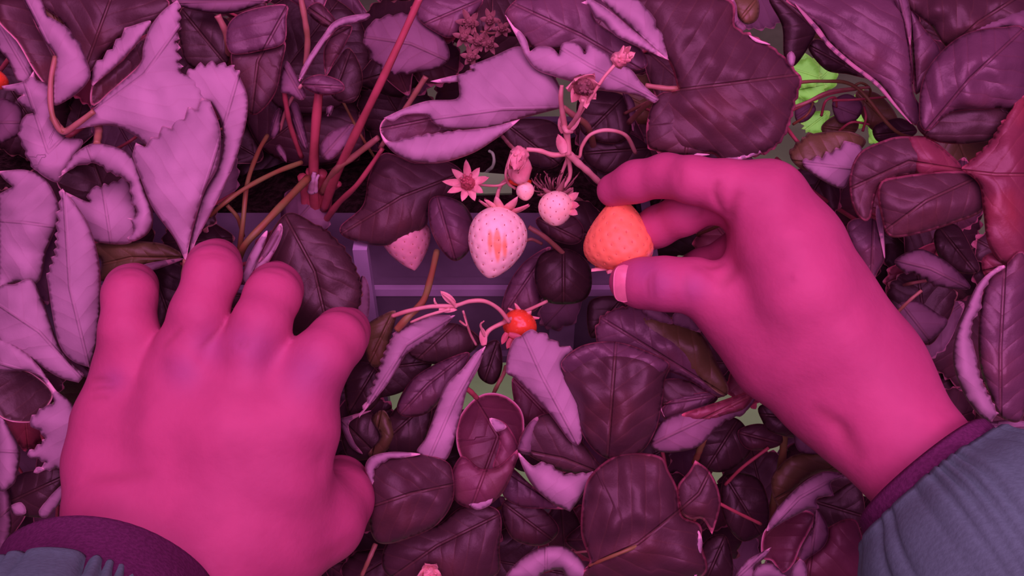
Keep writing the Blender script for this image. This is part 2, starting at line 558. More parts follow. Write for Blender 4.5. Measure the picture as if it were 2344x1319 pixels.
leaf(pA, -12, [('U', '-5,952 26,990 46,1032 40,1085 28,1112 -5,1114', {'bulge': 5})], '-40,1030 46,1035')
leaf(pA, -24, [
    ('D', '22,1108 60,1080 150,1072 140,1120 118,1170 95,1186 30,1170', {'bulge': 4}),
    ('U', '22,1160 50,1150 60,1175 35,1180', {'dz': 3, 'bulge': 1}), ('U', '88,1172 120,1130 152,1105 138,1150 105,1186', {'dz': 3, 'bulge': 2}),
], '20,1150 150,1090')
leaf(pA, -20, [('M', '-5,1112 20,1120 26,1170 24,1225 -5,1280', {'bulge': 5})], '-20,1200 25,1160')
leaf(pA, -30, [('T', '100,-5 372,-5 352,50 292,72 240,122 200,170 168,140 150,60', {'bulge': 4})], '190,170 230,60 260,-20')
leaf(pA, -34, [('O', '85,-5 150,-5 145,60 130,75 105,40', {'bulge': 2})], '140,80 110,-10')
leaf(pA, -22, [('O', '212,560 300,552 380,560 415,590 330,610 260,640 225,640 232,600', {'bulge': 4}), ('M', '260,635 330,605 420,592 345,622 290,640', {'dz': 3, 'bulge': 1})], '410,590 300,590 215,610')
leaf(pA, -45, [('D', '320,560 420,600 430,680 400,760 350,780 330,690', {'bulge': 3})], '330,560 400,760')

# ---- plant B, crown with red stalks
leaf(pB, -12, [
    ('V', '520,62 560,26 652,10 656,45 650,98 600,116 528,122', {'bulge': 3, 'amp': 2}),
    ('T', '530,120 600,115 652,95 645,150 632,210 604,250 575,262 550,220', {'bulge': 4, 'dz': -4}),
], '655,20 590,140 575,260', 'dark folded leaf with a fine pale rim')
leaf(pB, -28, [('M', '405,-5 605,-5 562,22 500,32 418,16', {'bulge': 4})], '600,0 420,5')
leaf(pB, -40, [('D', '415,20 500,35 530,62 520,150 470,165 420,130', {'bulge': 4})], '520,150 430,40')
leaf(pB, -36, [('M', '833,85 848,55* 900,36* 962,40* 1012,82 1030,130 1002,156 950,166* 895,166* 870,150* 848,120*', {'bulge': 6, 'amp': 7, 'per': 26})], '1030,140 940,100 840,85', 'rounded leaf, shade in its colour, crossed by a red stalk')
leaf(pB, -30, [('V', '972,-5 1102,-5 1072,50 1036,86 1000,76 955,40', {'bulge': 5})], '1100,0 960,60')
leaf(pB, -10, [
    ('U', '683,182 698,142 738,82 764,50 800,36 846,31 840,46 800,56 770,66 746,96 716,142 692,182', {'bulge': 2, 'amp': 4}),
    ('T', '744,172 742,112 770,66 806,60 792,100 766,142 752,168', {'bulge': 2, 'dz': -5}),
], '686,182 745,90 840,38', 'narrow leaf folded along its midrib')
leaf(pB, -14, [('V', '690,190 728,170 778,184 788,206 752,218 716,212', {'bulge': 3})], '690,195 785,200')
leaf(pB, -22, [('M', '640,205 655,140 685,185 700,215 690,230 660,215', {'bulge': 2})], '690,220 650,150')
leaf(pB, -22, [('T', '702,20 730,5 765,40 770,60 745,62 715,42', {'bulge': 3})], '765,60 700,15')
leaf(pB, -40, [('D', '745,185 770,140 800,110 830,170 815,230 770,230', {'bulge': 3})], '760,230 800,120')
leaf(pB, -26, [('M', '735,330 760,300 810,285 800,325 760,365 738,360', {'bulge': 3})], '738,360 800,290')
leaf(pB, -38, [('T', '845,400 880,350 950,372 1020,368 1062,400 1042,445 985,472 972,520 885,562 800,548 778,520 830,470', {'bulge': 8})], '1050,400 920,450 790,530', 'big smooth shaded leaf left of the white strawberry')
leaf(pB, -30, [('V', '982,462 1010,448 1062,468 1086,520 1075,572 1042,598 1008,570 985,520', {'bulge': 6, 'amp': 2})], '1000,450 1040,590')
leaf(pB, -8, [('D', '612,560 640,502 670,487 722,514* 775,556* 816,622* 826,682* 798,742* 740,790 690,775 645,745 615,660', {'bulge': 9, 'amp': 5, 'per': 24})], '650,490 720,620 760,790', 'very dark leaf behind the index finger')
leaf(pB, -20, [('M', '828,632 845,660 840,735 800,735 812,690', {'bulge': 2})], '830,640 810,735')
leaf(pB, 2, [('U', '552,640 568,590 592,548 612,528 604,565 580,620 566,650', {'bulge': 2}), ('U', '578,630 604,570 640,512 646,538 622,590 594,630', {'bulge': 2, 'dz': 2}), ('M', '590,600 612,560 640,516 640,536 612,585', {'bulge': 1, 'dz': 4})], '570,640 640,515', 'papery pale sheath')
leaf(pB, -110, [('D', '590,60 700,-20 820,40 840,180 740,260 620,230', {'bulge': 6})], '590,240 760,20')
leaf(pB, -125, [('T', '560,200 680,150 800,220 830,340 700,380 590,330', {'bulge': 6})], '570,360 780,200')
leaf(pC, -62, [('D', '1150,285 1255,275 1305,330 1265,385 1190,362', {'bulge': 4})], '1160,285 1270,370')
leaf(pC, -64, [('D', '1330,370 1400,350 1470,385 1440,430 1360,425', {'bulge': 4})], '1340,370 1450,420')
leaf(pB, -45, [('M', '616,300 630,255 644,250 640,300 624,318', {})], '620,315 640,250')
leaf(pB, -45, [('M', '660,250 680,235 700,300 705,340 688,330', {})], '665,240 700,340')
leaf(pB, -45, [('U', '748,245 764,242 758,262 748,266', {})], '750,266 760,240')
leaf(pB, -50, [('M', '628,340 640,330 655,352 655,372 640,360', {})], '630,335 655,370')
leaf(pB, -30, [('O', '830,760 850,735 905,712 895,770 872,835 845,832', {'bulge': 4})], '900,715 845,830')

# ---- plant C, curled pink leaves over the fruit
leaf(pC, 8, [
    ('U', '1292,246^ 1282,200 1248,142 1205,112 1178,107 1130,128 1075,150^* 1082,160^* 1045,174^ 1050,202 1044,226 982,230 930,246 878,270^ 900,278 925,264 975,264 992,282 1012,292 1055,298 1130,291 1200,270', {'bulge': 9, 'amp': 3, 'per': 20}),
    ('U', '985,186^ 1045,172 1052,186 1010,190', {'bulge': 1, 'dz': -3}),
    ('U', '912,322* 965,311* 1012,305* 1060,298 1122,290 1190,273^ 1162,298 1130,322 1080,352 1010,373 950,371 908,355 880,327 871,303 888,322', {'bulge': 5, 'amp': 4, 'per': 24, 'dz': 2}),
    ('V', '871,300 882,272 925,260 978,260 995,282 1058,296 1012,308 960,316 915,324 930,345 892,332', {'bulge': -3, 'dz': -9}),
], '1292,248 1150,250 1000,270 875,295', 'bright pale leaf folded like a beak', pet='1288,246@0 1310,262@-4 1345,290@-20 1360,340@-50', petr=7, petmat='stem')
leaf(pC, 13, [
    ('V', '1155,32 1180,0 1200,-5 1338,-5 1362,45 1412,82 1466,112 1482,150 1440,160 1350,122 1290,112 1232,118 1205,92 1172,62', {'bulge': 5, 'dz': -8, 'mid': '1500,180 1330,80 1200,20'}),
    ('U', '1156,34 1178,62 1192,72 1206,92 1213,118^ 1232,106 1262,108 1279,124^ 1286,100 1306,95 1328,104 1339,122^ 1345,101 1372,112 1397,130 1404,147^ 1430,152 1448,162 1466,186 1490,210 1509,226^ 1498,236 1465,221 1430,214 1370,206 1320,191 1270,176 1228,160 1203,130 1185,90', {'bulge': 6, 'dz': 5}),
], '1505,228 1350,150 1200,60', 'leaf with a scalloped bright lip turned up', pet='1500,228@0 1480,240@-10 1440,280@-40', petr=6)
leaf(pC, 22, [
    ('U', '1378,-5 1450,-5 1480,20* 1502,62* 1520,92 1531,138^ 1492,112 1442,62 1402,26', {'bulge': 5, 'amp': 6, 'per': 40, 'dz': -3}),
    ('U', '1530,137^ 1470,112 1408,82* 1362,42* 1330,6^* 1345,-5 1372,8 1402,28 1442,62 1492,104', {'bulge': 4, 'amp': -7, 'per': 45, 'dz': 2}),
], '1530,138 1440,60 1370,0', 'bright pale leaf folded to a point')
leaf(pC, -26, [('M', '1425,212 1445,222 1455,250 1450,300 1440,270 1432,240', {'bulge': 2})], '1430,215 1450,300')
leaf(pC, -34, [('D', '1330,215 1430,220 1445,300 1400,330 1330,300', {'bulge': 4})], '1430,220 1340,310')
leaf(pC, -50, [('V', '1435,300 1470,320 1478,370 1440,365 1420,330', {'bulge': 4})], '1430,300 1470,370')
leaf(pC, -50, [('T', '1228,500 1300,488 1335,520 1330,552 1300,560 1250,540', {'bulge': 4})], '1230,500 1330,550')
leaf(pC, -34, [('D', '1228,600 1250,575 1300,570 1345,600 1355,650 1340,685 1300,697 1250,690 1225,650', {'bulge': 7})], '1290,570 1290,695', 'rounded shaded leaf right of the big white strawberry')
leaf(pC, -46, [('V', '1150,720 1160,660 1200,600 1260,565 1240,620 1235,700 1200,720', {'bulge': 4})], '1255,570 1160,710')

# ---- plant D, big round leaf
leaf(pD, 14, [
    ('E', '1482,330 1480,285 1492,240 1512,214 1552,204^ 1535,150 1500,95 1462,40 1455,-5 1662,-5 1684,60* 1722,82* 1762,104* 1802,140* 1836,182^* 1820,232* 1804,290* 1780,330* 1740,354* 1652,372^ 1628,352* 1562,356* 1502,345*', {'bulge': 10, 'amp': 4, 'per': 22, 'wave': 2.2}),
    ('U', '1640,371 1660,362 1700,354 1745,334 1742,350 1702,364 1655,376', {'bulge': 1, 'dz': 2, 'amp': 3}),
    ('U', '1540,356 1590,351 1625,354 1590,358', {'bulge': .5, 'dz': 2}),
    ('U', '1714,80 1730,96 1764,102 1740,92', {'bulge': .5, 'dz': 3}),
    ('U', '1801,126 1812,117 1821,130 1816,152 1805,148', {'bulge': 1.5, 'dz': 4}),
], '1560,205 1680,190 1830,170', 'big round dark leaf with a pink rim', pet='1478,196@-2 1520,202@0 1562,206@-2 1570,230@-16', petr=6)
leaf(pD, 12, [('T', '1552,208 1600,215 1640,260 1650,330 1628,352 1562,356 1502,345 1482,330 1480,285 1492,240 1512,214', {'bulge': 5, 'dz': 2.5, 'amp': 3})], '1560,206 1580,280 1570,350')
leaf(pD, -2, [('O', '1680,-5 1732,-5 1736,40 1712,56 1690,40', {'bulge': 3}), ('M', '1672,-5 1686,10 1690,45 1708,60 1700,72 1680,55', {'bulge': 1, 'dz': 2})], '1730,0 1690,50')
leaf(pD, -40, [('D', '1340,320 1420,300 1480,330 1490,380 1400,400 1340,370', {'bulge': 4})], '1480,340 1350,350')

# ---- plant E, top right corner
leaf(pE, 4, [('V', '1812,-5 1830,24 1872,62 1900,100 1950,146 1985,176 2012,192 2052,242 2086,282 2116,292^ 2122,262 2092,215 2086,130 2080,60 2052,-5', {'bulge': 6, 'tilt': (0, 0)}),
              ('M', '1820,8 1872,60 1900,97 1950,142 2012,190 2052,240 2088,284 2050,246 2005,196 1946,150 1893,104', {'bulge': 1, 'dz': 2, 'amp': 3})],
     '2112,288 2088,150 2070,10', 'long ribbed purple leaf', pet='2112,288@0 2130,330@-20 2150,420@-60', petr=7)
leaf(pE, 8, [('M', '2048,-5 2076,-5 2086,50 2083,104 2066,45', {'bulge': 2})], '2083,100 2060,0')
leaf(pE, -6, [('V', '2076,-5 2112,60 2152,112 2140,165 2112,205 2092,210 2088,120', {'bulge': 4})], '2095,210 2080,0')
leaf(pE, -2, [('T', '2080,-5 2350,-5 2350,66 2290,66 2205,90 2172,112 2132,62', {'bulge': 7, 'wave': 3}),
              ('M', '2185,92 2260,50 2350,20 2350,66 2290,66 2205,92', {'bulge': 4, 'dz': 3, 'wave': 3})], '2172,112 2240,50 2350,-20')
leaf(pE, 12, [('V', '2104,272 2112,182 2152,120 2212,76 2292,62 2350,75 2350,240 2280,250 2180,258 2125,300', {'bulge': 11, 'wave': 2}),
              ('D', '2100,280 2180,240 2350,225 2350,290 2280,320 2200,330 2130,320', {'bulge': 5, 'dz': -4})], '2120,300 2220,180 2350,60', 'big round quilted leaf with a brown rim')
leaf(pE, -34, [('D', '1760,-5 1815,-5 1850,40 1870,70 1820,150 1795,130 1790,60', {'bulge': 4})], '1870,70 1790,0')
leaf(pE, -40, [('D', '1850,110 1880,90 1950,150 1990,180 1940,170 1890,160', {'bulge': 3})], '1990,180 1860,110')

# ---- plant F, right edge
leaf(pF, 16, [('R', '2350,240* 2302,272* 2262,330* 2200,388^ 2240,422 2250,480 2262,560 2300,606 2350,590', {'bulge': 7, 'amp': 4, 'per': 20})], '2195,390 2280,400 2350,400', 'reddened leaf at the right edge')
leaf(pF, 6, [('E', '1945,402 1965,352 2010,326 2062,312 2130,320 2172,350 2202,386 2150,396 2062,404 2012,428 1992,500 1968,500 1948,460', {'bulge': 6, 'wave': 2}),
              ('R', '2080,316 2130,318 2205,388 2150,397 2100,400 2085,350', {'bulge': 5, 'dz': 2})], '2205,390 2080,370 1950,430', 'humped leaf with a thin pink rim')
leaf(pF, 10, [('E', '2012,424 2062,403 2205,392 2256,430 2250,482 2182,512 2102,536 2038,542 2018,500', {'bulge': 7})], '2250,400 2120,460 2025,530', 'broad dark leaf with a notched pink rim')
leaf(pF, -24, [('O', '1808,356* 1832,324* 1862,306 1940,300 1982,322 1962,352 1940,382 1872,392 1832,386', {'bulge': 4, 'amp': 6, 'per': 22}),
               ('U', '1838,376* 1882,362* 1922,340* 1944,324^* 1976,346^ 1986,376 1950,402 1930,432 1880,412', {'bulge': 4, 'dz': 6, 'amp': 9, 'per': 26})], '1985,390 1900,380 1820,370', 'small leaf with a pale toothed edge')
leaf(pF, -20, [('V', '1940,512 2002,502 2022,560 2026,592 2010,622 1996,642 1962,592', {'bulge': 4}), ('U', '2008,470 2020,500 2026,590 2018,560 2005,500', {'dz': 3, 'bulge': 1})], '2000,500 1995,640')
leaf(pF, -14, [('M', '2048,596 2100,570 2150,588 2192,620 2222,656 2202,664 2150,656* 2120,640* 2090,624* 2068,622', {'bulge': 5, 'amp': 5, 'per': 22})], '2220,660 2130,615 2050,595', 'dull pinkish leaf lying flat')
leaf(pF, 20, [
    ('V', '2262,640 2292,614 2350,595 2350,925 2302,962 2268,910 2242,830 2242,720', {'bulge': 7}),
    ('U', '2286,609 2302,612 2276,630^* 2250,672^* 2248,705* 2228,742* 2226,780^ 2238,826* 2250,870* 2268,906* 2287,946^* 2270,967 2232,942 2198,885 2181,822 2190,760 2214,700 2240,648', {'bulge': 5, 'dz': 5, 'amp': -5, 'per': 24})],
    '2290,965 2290,800 2300,610', 'purple leaf with a bright pink lip curled up')
leaf(pF, 6, [('U', '2242,976 2290,962 2342,964* 2350,985^ 2320,990 2312,1012', {'bulge': 4})], '2242,980 2345,975')
leaf(pF, -30, [('M', '2055,700 2100,690 2150,720 2170,735 2150,765 2110,788 2070,760', {'bulge': 5})], '2060,690 2130,780')
leaf(pF, -30, [('D', '2140,530 2190,515 2230,580 2242,620 2200,625 2150,590', {'bulge': 4})], '2150,520 2230,620')
leaf(pF, 10, [('R', '2250,590 2300,570 2350,570 2350,660 2290,625 2255,632', {'bulge': 5})], '2350,600 2260,620')

# ---- plant G, narrow drooping leaves below the red berry
leaf(pG, -2, [('U', '1042,722^ 992,722 950,735 908,758^* 885,800* 868,850* 848,900* 822,958^ 832,944 880,890 912,842 926,815 962,790 1002,765', {'bulge': 4, 'amp': 6, 'per': 19})], '1040,722 930,790 825,955', 'narrow pale leaf with a fine saw-toothed edge')
leaf(pG, -26, [('V', '1072,806 1000,832 940,872 908,932 930,955 980,945 1022,900 1062,845', {'bulge': 5})], '1070,808 980,880 915,950')
leaf(pG, -36, [('D', '905,935 960,900 990,930 960,1035 900,1040 870,1000', {'bulge': 4})], '980,920 880,1010')
leaf(pG, 2, [('U', '1112,792^ 1086,810 1060,842 1020,882 1000,932 975,1000 955,1038 1020,1054 1052,960 1070,892 1096,842', {'bulge': 4})], '1110,795 1040,920 985,1045', 'pale drooping leaf in the middle')
leaf(pG, 8, [('U', '1158,852 1165,802* 1192,770* 1232,762* 1282,792* 1312,803^ 1290,832 1302,872 1332,922 1332,1004 1310,1016 1255,945 1205,892 1172,862', {'bulge': 6, 'amp': 7, 'per': 30})], '1320,1010 1240,860 1200,770', 'pale leaf with a scalloped tip touching the red strawberry')
leaf(pG, -4, [
    ('P', '1052,960 1098,908 1150,906 1190,938 1198,985 1188,1040 1150,1085 1085,1080 1050,1030', {'bulge': -8, 'dz': -12}),
    ('P', '1030,1098 1048,1052 1066,1046 1100,1072 1140,1068 1188,1030 1162,1110 1130,1150 1092,1166 1045,1150', {'bulge': 6}),
    ('P', '1122,958 1160,972 1188,1032 1150,1075 1128,1070 1142,1020 1138,985', {'bulge': 2, 'dz': -2}),
    ('U', '1120,958 1142,962 1160,978 1142,988 1132,985', {'bulge': 1, 'dz': 2}),
    ('U', '1072,1152 1100,1145 1126,1138 1122,1156 1092,1168', {'bulge': 1, 'dz': 3}),
], '1085,910 1140,1000 1080,1160', 'maroon cupped leaf with a pink rim', pet='1092,912@-6 1075,895@0 1050,880@2', petmat='stem_red', petr=6)
leaf(pG, 4, [
    ('T', '845,1082 880,1050 960,1040 1022,1056 1038,1090 1036,1150 1000,1202 940,1232 878,1246 850,1222 842,1150', {'bulge': 9, 'wave': 2}),
    ('U', '836,1064 852,1044 900,1034 962,1040 915,1050 890,1052* 858,1074* 853,1110 838,1085', {'bulge': 2, 'dz': 4, 'amp': 4, 'per': 18}),
], '1036,1110 940,1130 850,1160', 'ribbed purple leaf beside the thumb')
leaf(pG, -22, [('T', '888,1240 1000,1202 1060,1160 1140,1168 1144,1250 1120,1325 900,1325', {'bulge': 7})], '1140,1180 1000,1250 900,1320', 'large shaded leaf at the bottom')
leaf(pG, 0, [
    ('T', '1188,1022 1208,972 1250,946 1292,960 1332,1010 1372,1062 1392,1090 1332,1086 1290,1080 1240,1060', {'bulge': 5}),
    ('U', '1186,1038 1220,1066* 1252,1062* 1292,1086* 1342,1084* 1388,1086^ 1352,1110 1322,1150 1305,1172^ 1260,1150 1214,1105', {'bulge': 5, 'dz': 4, 'amp': 5, 'per': 26}),
    ('M', '1186,1035 1190,1010 1208,972 1232,955 1225,1000 1215,1040', {'bulge': 2, 'dz': 2}),
], '1390,1090 1290,1050 1190,1030', 'two-toned leaf with a pale turned-up lip')
leaf(pG, -34, [('V', '1165,1070 1210,1105 1262,1150 1300,1165 1240,1165 1190,1160 1150,1130', {'bulge': 3})], '1160,1080 1290,1165')
leaf(pG, -40, [('T', '1150,1150 1220,1150 1280,1210 1240,1250 1170,1230', {'bulge': 4})], '1150,1150 1270,1240')
leaf(pG, -38, [('D', '780,990 800,955 845,940 880,1000 860,1045 800,1050', {'bulge': 4}), ('M', '778,965 790,955 850,940 800,968 810,1010 830,1040 800,1020', {'dz': 5, 'bulge': 1})], '860,1040 790,970')
leaf(pG, -46, [('D', '790,850 840,830 880,880 850,940 800,950', {'bulge': 4})], '860,840 800,940')
leaf(pG, -34, [('O', '850,960 880,940 905,1000 870,1045 842,1040 870,1000', {'bulge': 3})], '870,945 850,1040')
leaf(pG, -44, [('D', '960,760 1040,740 1100,780 1040,830 970,830 930,800', {'bulge': 4})], '1040,745 960,820')
leaf(pG, -44, [('D', '1100,800 1140,780 1150,840 1130,880 1095,860', {'bulge': 3})], '1140,780 1110,870')

leaf(pG, -56, [('D', '815,795 900,778 985,800 975,860 900,905 820,900', {'bulge': 4})], '815,850 980,830')
leaf(pG, -40, [('P', '1172,868 1215,882 1290,965 1240,985 1190,960', {'bulge': 4})], '1175,870 1270,970')
leaf(pG, -60, [('D', '1195,890 1260,880 1300,960 1240,1000 1190,990 1170,940', {'bulge': 4})], '1230,890 1220,990')
leaf(pG, -58, [('D', '1160,960 1215,960 1240,1040 1215,1080 1170,1060', {'bulge': 4})], '1190,960 1200,1070')
stalk_late = ('1128,905@-40 1140,880@-36 1152,858@-38 1158,840@-44',)

# ---- plant H, quilted leaves under the picking hand
leaf(pH, -2, [('V', '1362,762^* 1384,722* 1432,704* 1480,712 1536,738 1602,762 1642,832 1668,892 1640,908 1562,862 1502,842 1422,802 1372,792', {'bulge': 6, 'amp': 6, 'per': 20}),
               ('O', '1455,790 1450,725 1536,738 1602,762 1642,832 1668,892 1645,902 1560,830 1500,795', {'bulge': 3, 'dz': 3}),
               ('M', '1470,712 1495,702 1530,722 1540,742 1500,735', {'bulge': 1.5, 'dz': 4}), ('M', '1540,740 1545,716 1580,722 1605,760 1570,752', {'bulge': 1.5, 'dz': 4})],
     '1655,902 1500,805 1395,740', 'leaf with a straight dark midrib under the thumb')
leaf(pH, 10, [('T', '1284,832 1330,792 1402,782 1472,800 1532,832 1522,872 1516,922 1502,982 1472,1032 1422,1054 1372,1042 1332,992 1318,930 1290,872', {'bulge': 12, 'wave': 2.5}),
               ('V', '1284,832 1330,792 1402,782 1472,800 1532,832 1505,862 1470,846* 1420,848* 1360,852* 1310,862', {'bulge': 5, 'dz': 3.5, 'wave': 2.5, 'amp': 6, 'per': 17})], '1390,1050 1400,920 1410,785', 'glossy crinkled leaf, yellowish at the top')
leaf(pH, -6, [('T', '1508,880 1560,868 1642,904 1612,936 1532,952', {'bulge': 3}), ('V', '1515,935 1560,905 1640,900 1600,940 1530,962', {'bulge': 2, 'dz': 2})], '1640,905 1515,925')
leaf(pH, 6, [('M', '1490,1012 1520,962 1602,932 1662,916 1722,896^ 1735,902 1708,942* 1662,962* 1640,980 1600,1022 1542,1036 1502,1032', {'bulge': 5, 'amp': 4, 'per': 26}),
              ('R', '1560,950 1620,928 1722,897 1705,935 1660,950 1610,965', {'bulge': 3, 'dz': 3}),
              ('U', '1505,885 1512,900 1515,940 1522,955 1508,925', {'bulge': .5, 'dz': 2})], '1495,1015 1600,965 1730,900', 'pinkish leaf with a wavy bright edge')
leaf(pH, 12, [('E', '1334,1142 1350,1090 1402,1046 1452,1036 1512,1046 1532,1080 1552,1122 1562,1180 1602,1200 1606,1242 1598,1325 1340,1325 1350,1285 1330,1222', {'bulge': 13, 'wave': 2.5}),
               ('U', '1598,1215 1608,1240 1602,1290 1592,1325 1588,1300 1594,1250', {'bulge': 1, 'dz': 3})], '1340,1300 1460,1245 1560,1165', 'broad quilted leaf with a pink rim', pet='1348,1296@2 1385,1280@9 1430,1262@12 1470,1245@9', petmat='stem_olive', petr=4)
leaf(pH, 10, [('E', '1550,1116 1576,1080 1592,1054^ 1622,1076 1642,1112 1650,1152 1642,1190 1630,1224^ 1608,1190 1582,1190 1558,1172', {'bulge': 5})], '1560,1165 1600,1130 1625,1080', 'small pointed leaflet with a glowing pink edge')
leaf(pH, 8, [('U', '1158,1325 1190,1281 1240,1253 1290,1251 1330,1280 1352,1325 1300,1325 1285,1305 1255,1308 1235,1318 1230,1325', {'bulge': 8})], '1250,1330 1250,1255', 'bright pale leaf bulging at the bottom edge')
leaf(pH, -40, [('D', '1610,1245 1662,1228 1675,1325 1602,1325', {'bulge': 4})], '1660,1230 1620,1320')
leaf(pH, -40, [('D', '1600,960 1690,960 1720,1030 1660,1080 1600,1060', {'bulge': 5})], '1690,960 1620,1070')
leaf(pH, -34, [('T', '1690,985 1740,970 1790,990 1785,1020 1730,1032 1700,1020', {'bulge': 4})], '1690,990 1785,1015')
leaf(pH, -50, [('D', '1350,690 1420,680 1430,720 1390,760 1350,770', {'bulge': 4})], '1420,690 1360,760')

# ---- plant I, torn pale leaves beside the sleeve
leaf(pI, 4, [
    ('U', '1755,1216 1768,1180 1800,1140 1842,1102 1885,1080 1912,1082 1932,1092 1914,1099* 1902,1113^ 1910,1136^ 1882,1139* 1868,1151^ 1876,1164 1850,1166 1835,1174 1800,1192 1775,1207', {'bulge': 5, 'amp': -4, 'per': 20}),
    ('P', '1752,1216 1800,1188 1838,1170 1864,1180 1856,1207 1832,1252 1815,1292 1790,1312 1768,1284 1745,1275', {'bulge': -3, 'dz': -16}),
], '1760,1215 1830,1140 1920,1090', 'torn pale leaf with a jagged hole')
leaf(pI, -4, [
    ('P', '1846,1280 1890,1240 1900,1205 1962,1195 1972,1325 1838,1325', {'bulge': 6}),
    ('M', '1864,1162 1882,1180 1897,1216 1886,1252 1852,1277 1830,1288 1836,1250 1860,1208', {'bulge': 4, 'dz': 6}),
    ('U', '1812,1325 1815,1296^ 1835,1274^ 1847,1300 1844,1325', {'bulge': 2, 'dz': 6}),
], '1870,1170 1850,1325', 'reddish brown leaf against the sleeve')
leaf(pI, -30, [('D', '1862,1152 1905,1130 1965,1105 1975,1205 1890,1205', {'bulge': 3})], '1870,1150 1970,1180')
leaf(pI, 2, [('U', '1685,1325 1703,1288 1740,1266 1766,1253^ 1753,1275 1728,1301 1740,1325', {'bulge': 3}), ('U', '1726,1325 1735,1296 1766,1290 1792,1312 1802,1325', {'bulge': 4, 'dz': 3})], '1690,1320 1765,1250')
leaf(pI, -28, [('D', '1738,930 1800,918 1862,958 1832,1002 1765,990 1745,965', {'bulge': 4})], '1860,960 1745,950')
leaf(pE, -60, [('M', '1905,235 1940,215 1975,240 1960,275 1920,280', {'bulge': 3})], '1905,240 1970,265')
leaf(pE, -64, [('O', '1880,290 1920,262 1965,280 1950,310 1900,318', {'bulge': 3})], '1880,290 1960,300')
leaf(pE, -66, [('M', '1820,250 1850,232 1868,250 1850,275 1825,280', {'bulge': 2})], '1820,270 1865,240')
leaf(pE, -70, [('O', '1960,210 2010,215 2050,260 2060,310 2000,300 1970,260', {'bulge': 3})], '1960,210 2050,300')
leaf(pF, -56, [('D', '2000,290 2060,270 2100,300 2060,325 2010,325', {'bulge': 3})], '2100,300 2005,310')
leaf(pI, -26, [('O', '1765,1100 1802,1050 1850,1036 1915,1036 1945,1080 1885,1080 1835,1105 1785,1160', {'bulge': 4})], '1930,1060 1780,1140')
leaf(pI, -24, [('M', '1822,968 1872,972 1922,1036 1830,1034', {'bulge': 4})], '1820,970 1910,1030', 'dull pink leaf behind the wrist')
leaf(pI, -44, [('D', '1660,1090 1740,1100 1760,1200 1700,1240 1655,1180', {'bulge': 4})], '1660,1090 1740,1220')

# ================================================================ understory: smaller leaves deeper in the canopy
KEEP = [(835, 545, 1180, 730), (1085, 335, 1175, 450), (1100, 800, 1175, 905), (1690, 935, 1745, 985), (1775, 120, 1900, 215), (560, 160, 760, 420)]
KEEP2 = [(835, 545, 1180, 730), (1085, 335, 1175, 450), (1100, 800, 1175, 905), (1690, 935, 1745, 985), (1775, 120, 2010, 310)]
PL = [(pA, 100, 500), (pA, 100, 1000), (pA, 250, 150), (pB, 720, 450), (pB, 700, 100), (pB, 900, 200), (pC, 1300, 400), (pC, 1250, 150), (pD, 1620, 150), (pD, 1560, 400),
      (pE, 2150, 100), (pF, 2150, 500), (pF, 2200, 800), (pG, 1050, 950), (pG, 950, 1200), (pH, 1450, 1050), (pH, 1500, 850), (pI, 1800, 1200), (pI, 1800, 1000)]


def nearest(x, y):
    return min(PL, key=lambda q: (q[1] - x) ** 2 + (q[2] - y) ** 2)[0]


R1 = random.Random(11)
for layer, (step_, z0, z1, s0, s1) in enumerate(((150, -85, -55, 120, 190), (150, -165, -115, 220, 310))):
    ny = int(1500 // step_) + 1
    nx = int(2600 // step_) + 1
    for iy in range(ny):
        for ix in range(nx):
            x = -100 + (ix + 0.5 * (iy % 2)) * step_ + R1.uniform(-40, 40)
            y = -80 + iy * step_ + R1.uniform(-40, 40)
            z = R1.uniform(z0, z1)
            L = R1.uniform(s0, s1)
            a = R1.uniform(0, 2 * math.pi)
            wd = L * R1.uniform(0.55, 0.95)
            cx, cy = x + math.cos(a) * L / 2, y + math.sin(a) * L / 2
            rad = L * 0.5
            if any(k[0] - rad < cx < k[2] + rad and k[1] - rad < cy < k[3] + rad for k in (KEEP if layer == 0 else KEEP2)):
                continue
            s, m = leaflet_outline(x, y, a, L, wd, R1)
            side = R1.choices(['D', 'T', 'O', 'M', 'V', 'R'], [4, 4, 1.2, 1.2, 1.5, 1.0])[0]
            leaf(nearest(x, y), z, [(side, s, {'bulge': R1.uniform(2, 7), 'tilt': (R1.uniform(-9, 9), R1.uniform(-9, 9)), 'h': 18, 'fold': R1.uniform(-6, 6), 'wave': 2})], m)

# thin stalks showing in the gaps between the leaves
R2 = random.Random(5)


def stalk(pl, s, r0, r1=None, z=0.0, mat='stem', name='leaf_stalk', label=None):
    v, f = stem_geo(s, r0, r1, z)
    return mesh_obj(name, v, f, [M[mat]], pl, label=label)


stalk(pB, '962,-8@20 925,75@14 870,192@4 832,270@-8 800,335@-20 765,410@-42 742,478@-66', 8, 11, 0, 'stem_red', label='longest red stalk, leaning up to the right')
stalk(pB, '735,175@-22 728,230@-24 720,330@-36 718,420@-54 722,490@-70', 10, 12, 0, 'stem_red', label='upright red stalk above the crown')
stalk(pB, '688,-8@-6 698,45@-10 704,92@-16 700,150@-24', 7, 7, 0, 'stem')
stalk(pB, '690,372@-34 630,395@-22 560,432@-12 510,468@-8 478,496@-14', 6, 5, 0, 'stem_olive')
stalk(pB, '705,408@-40 645,470@-20 598,520@-12 560,562@-12 545,600@-24', 9, 8, 0, 'stem_olive')
stalk(pB, '545,600@-30 556,510@-18 566,420@-20 590,350@-30 612,310@-40', 6, 5, 0, 'stem_olive')
stalk(pB, '520,470@-20 545,500@-24 556,540@-34', 5, 5, 0, 'stem_olive')
stalk(pB, '866,315@-18 810,358@-26 770,388@-34 738,440@-58', 7, 9, 0, 'stem')
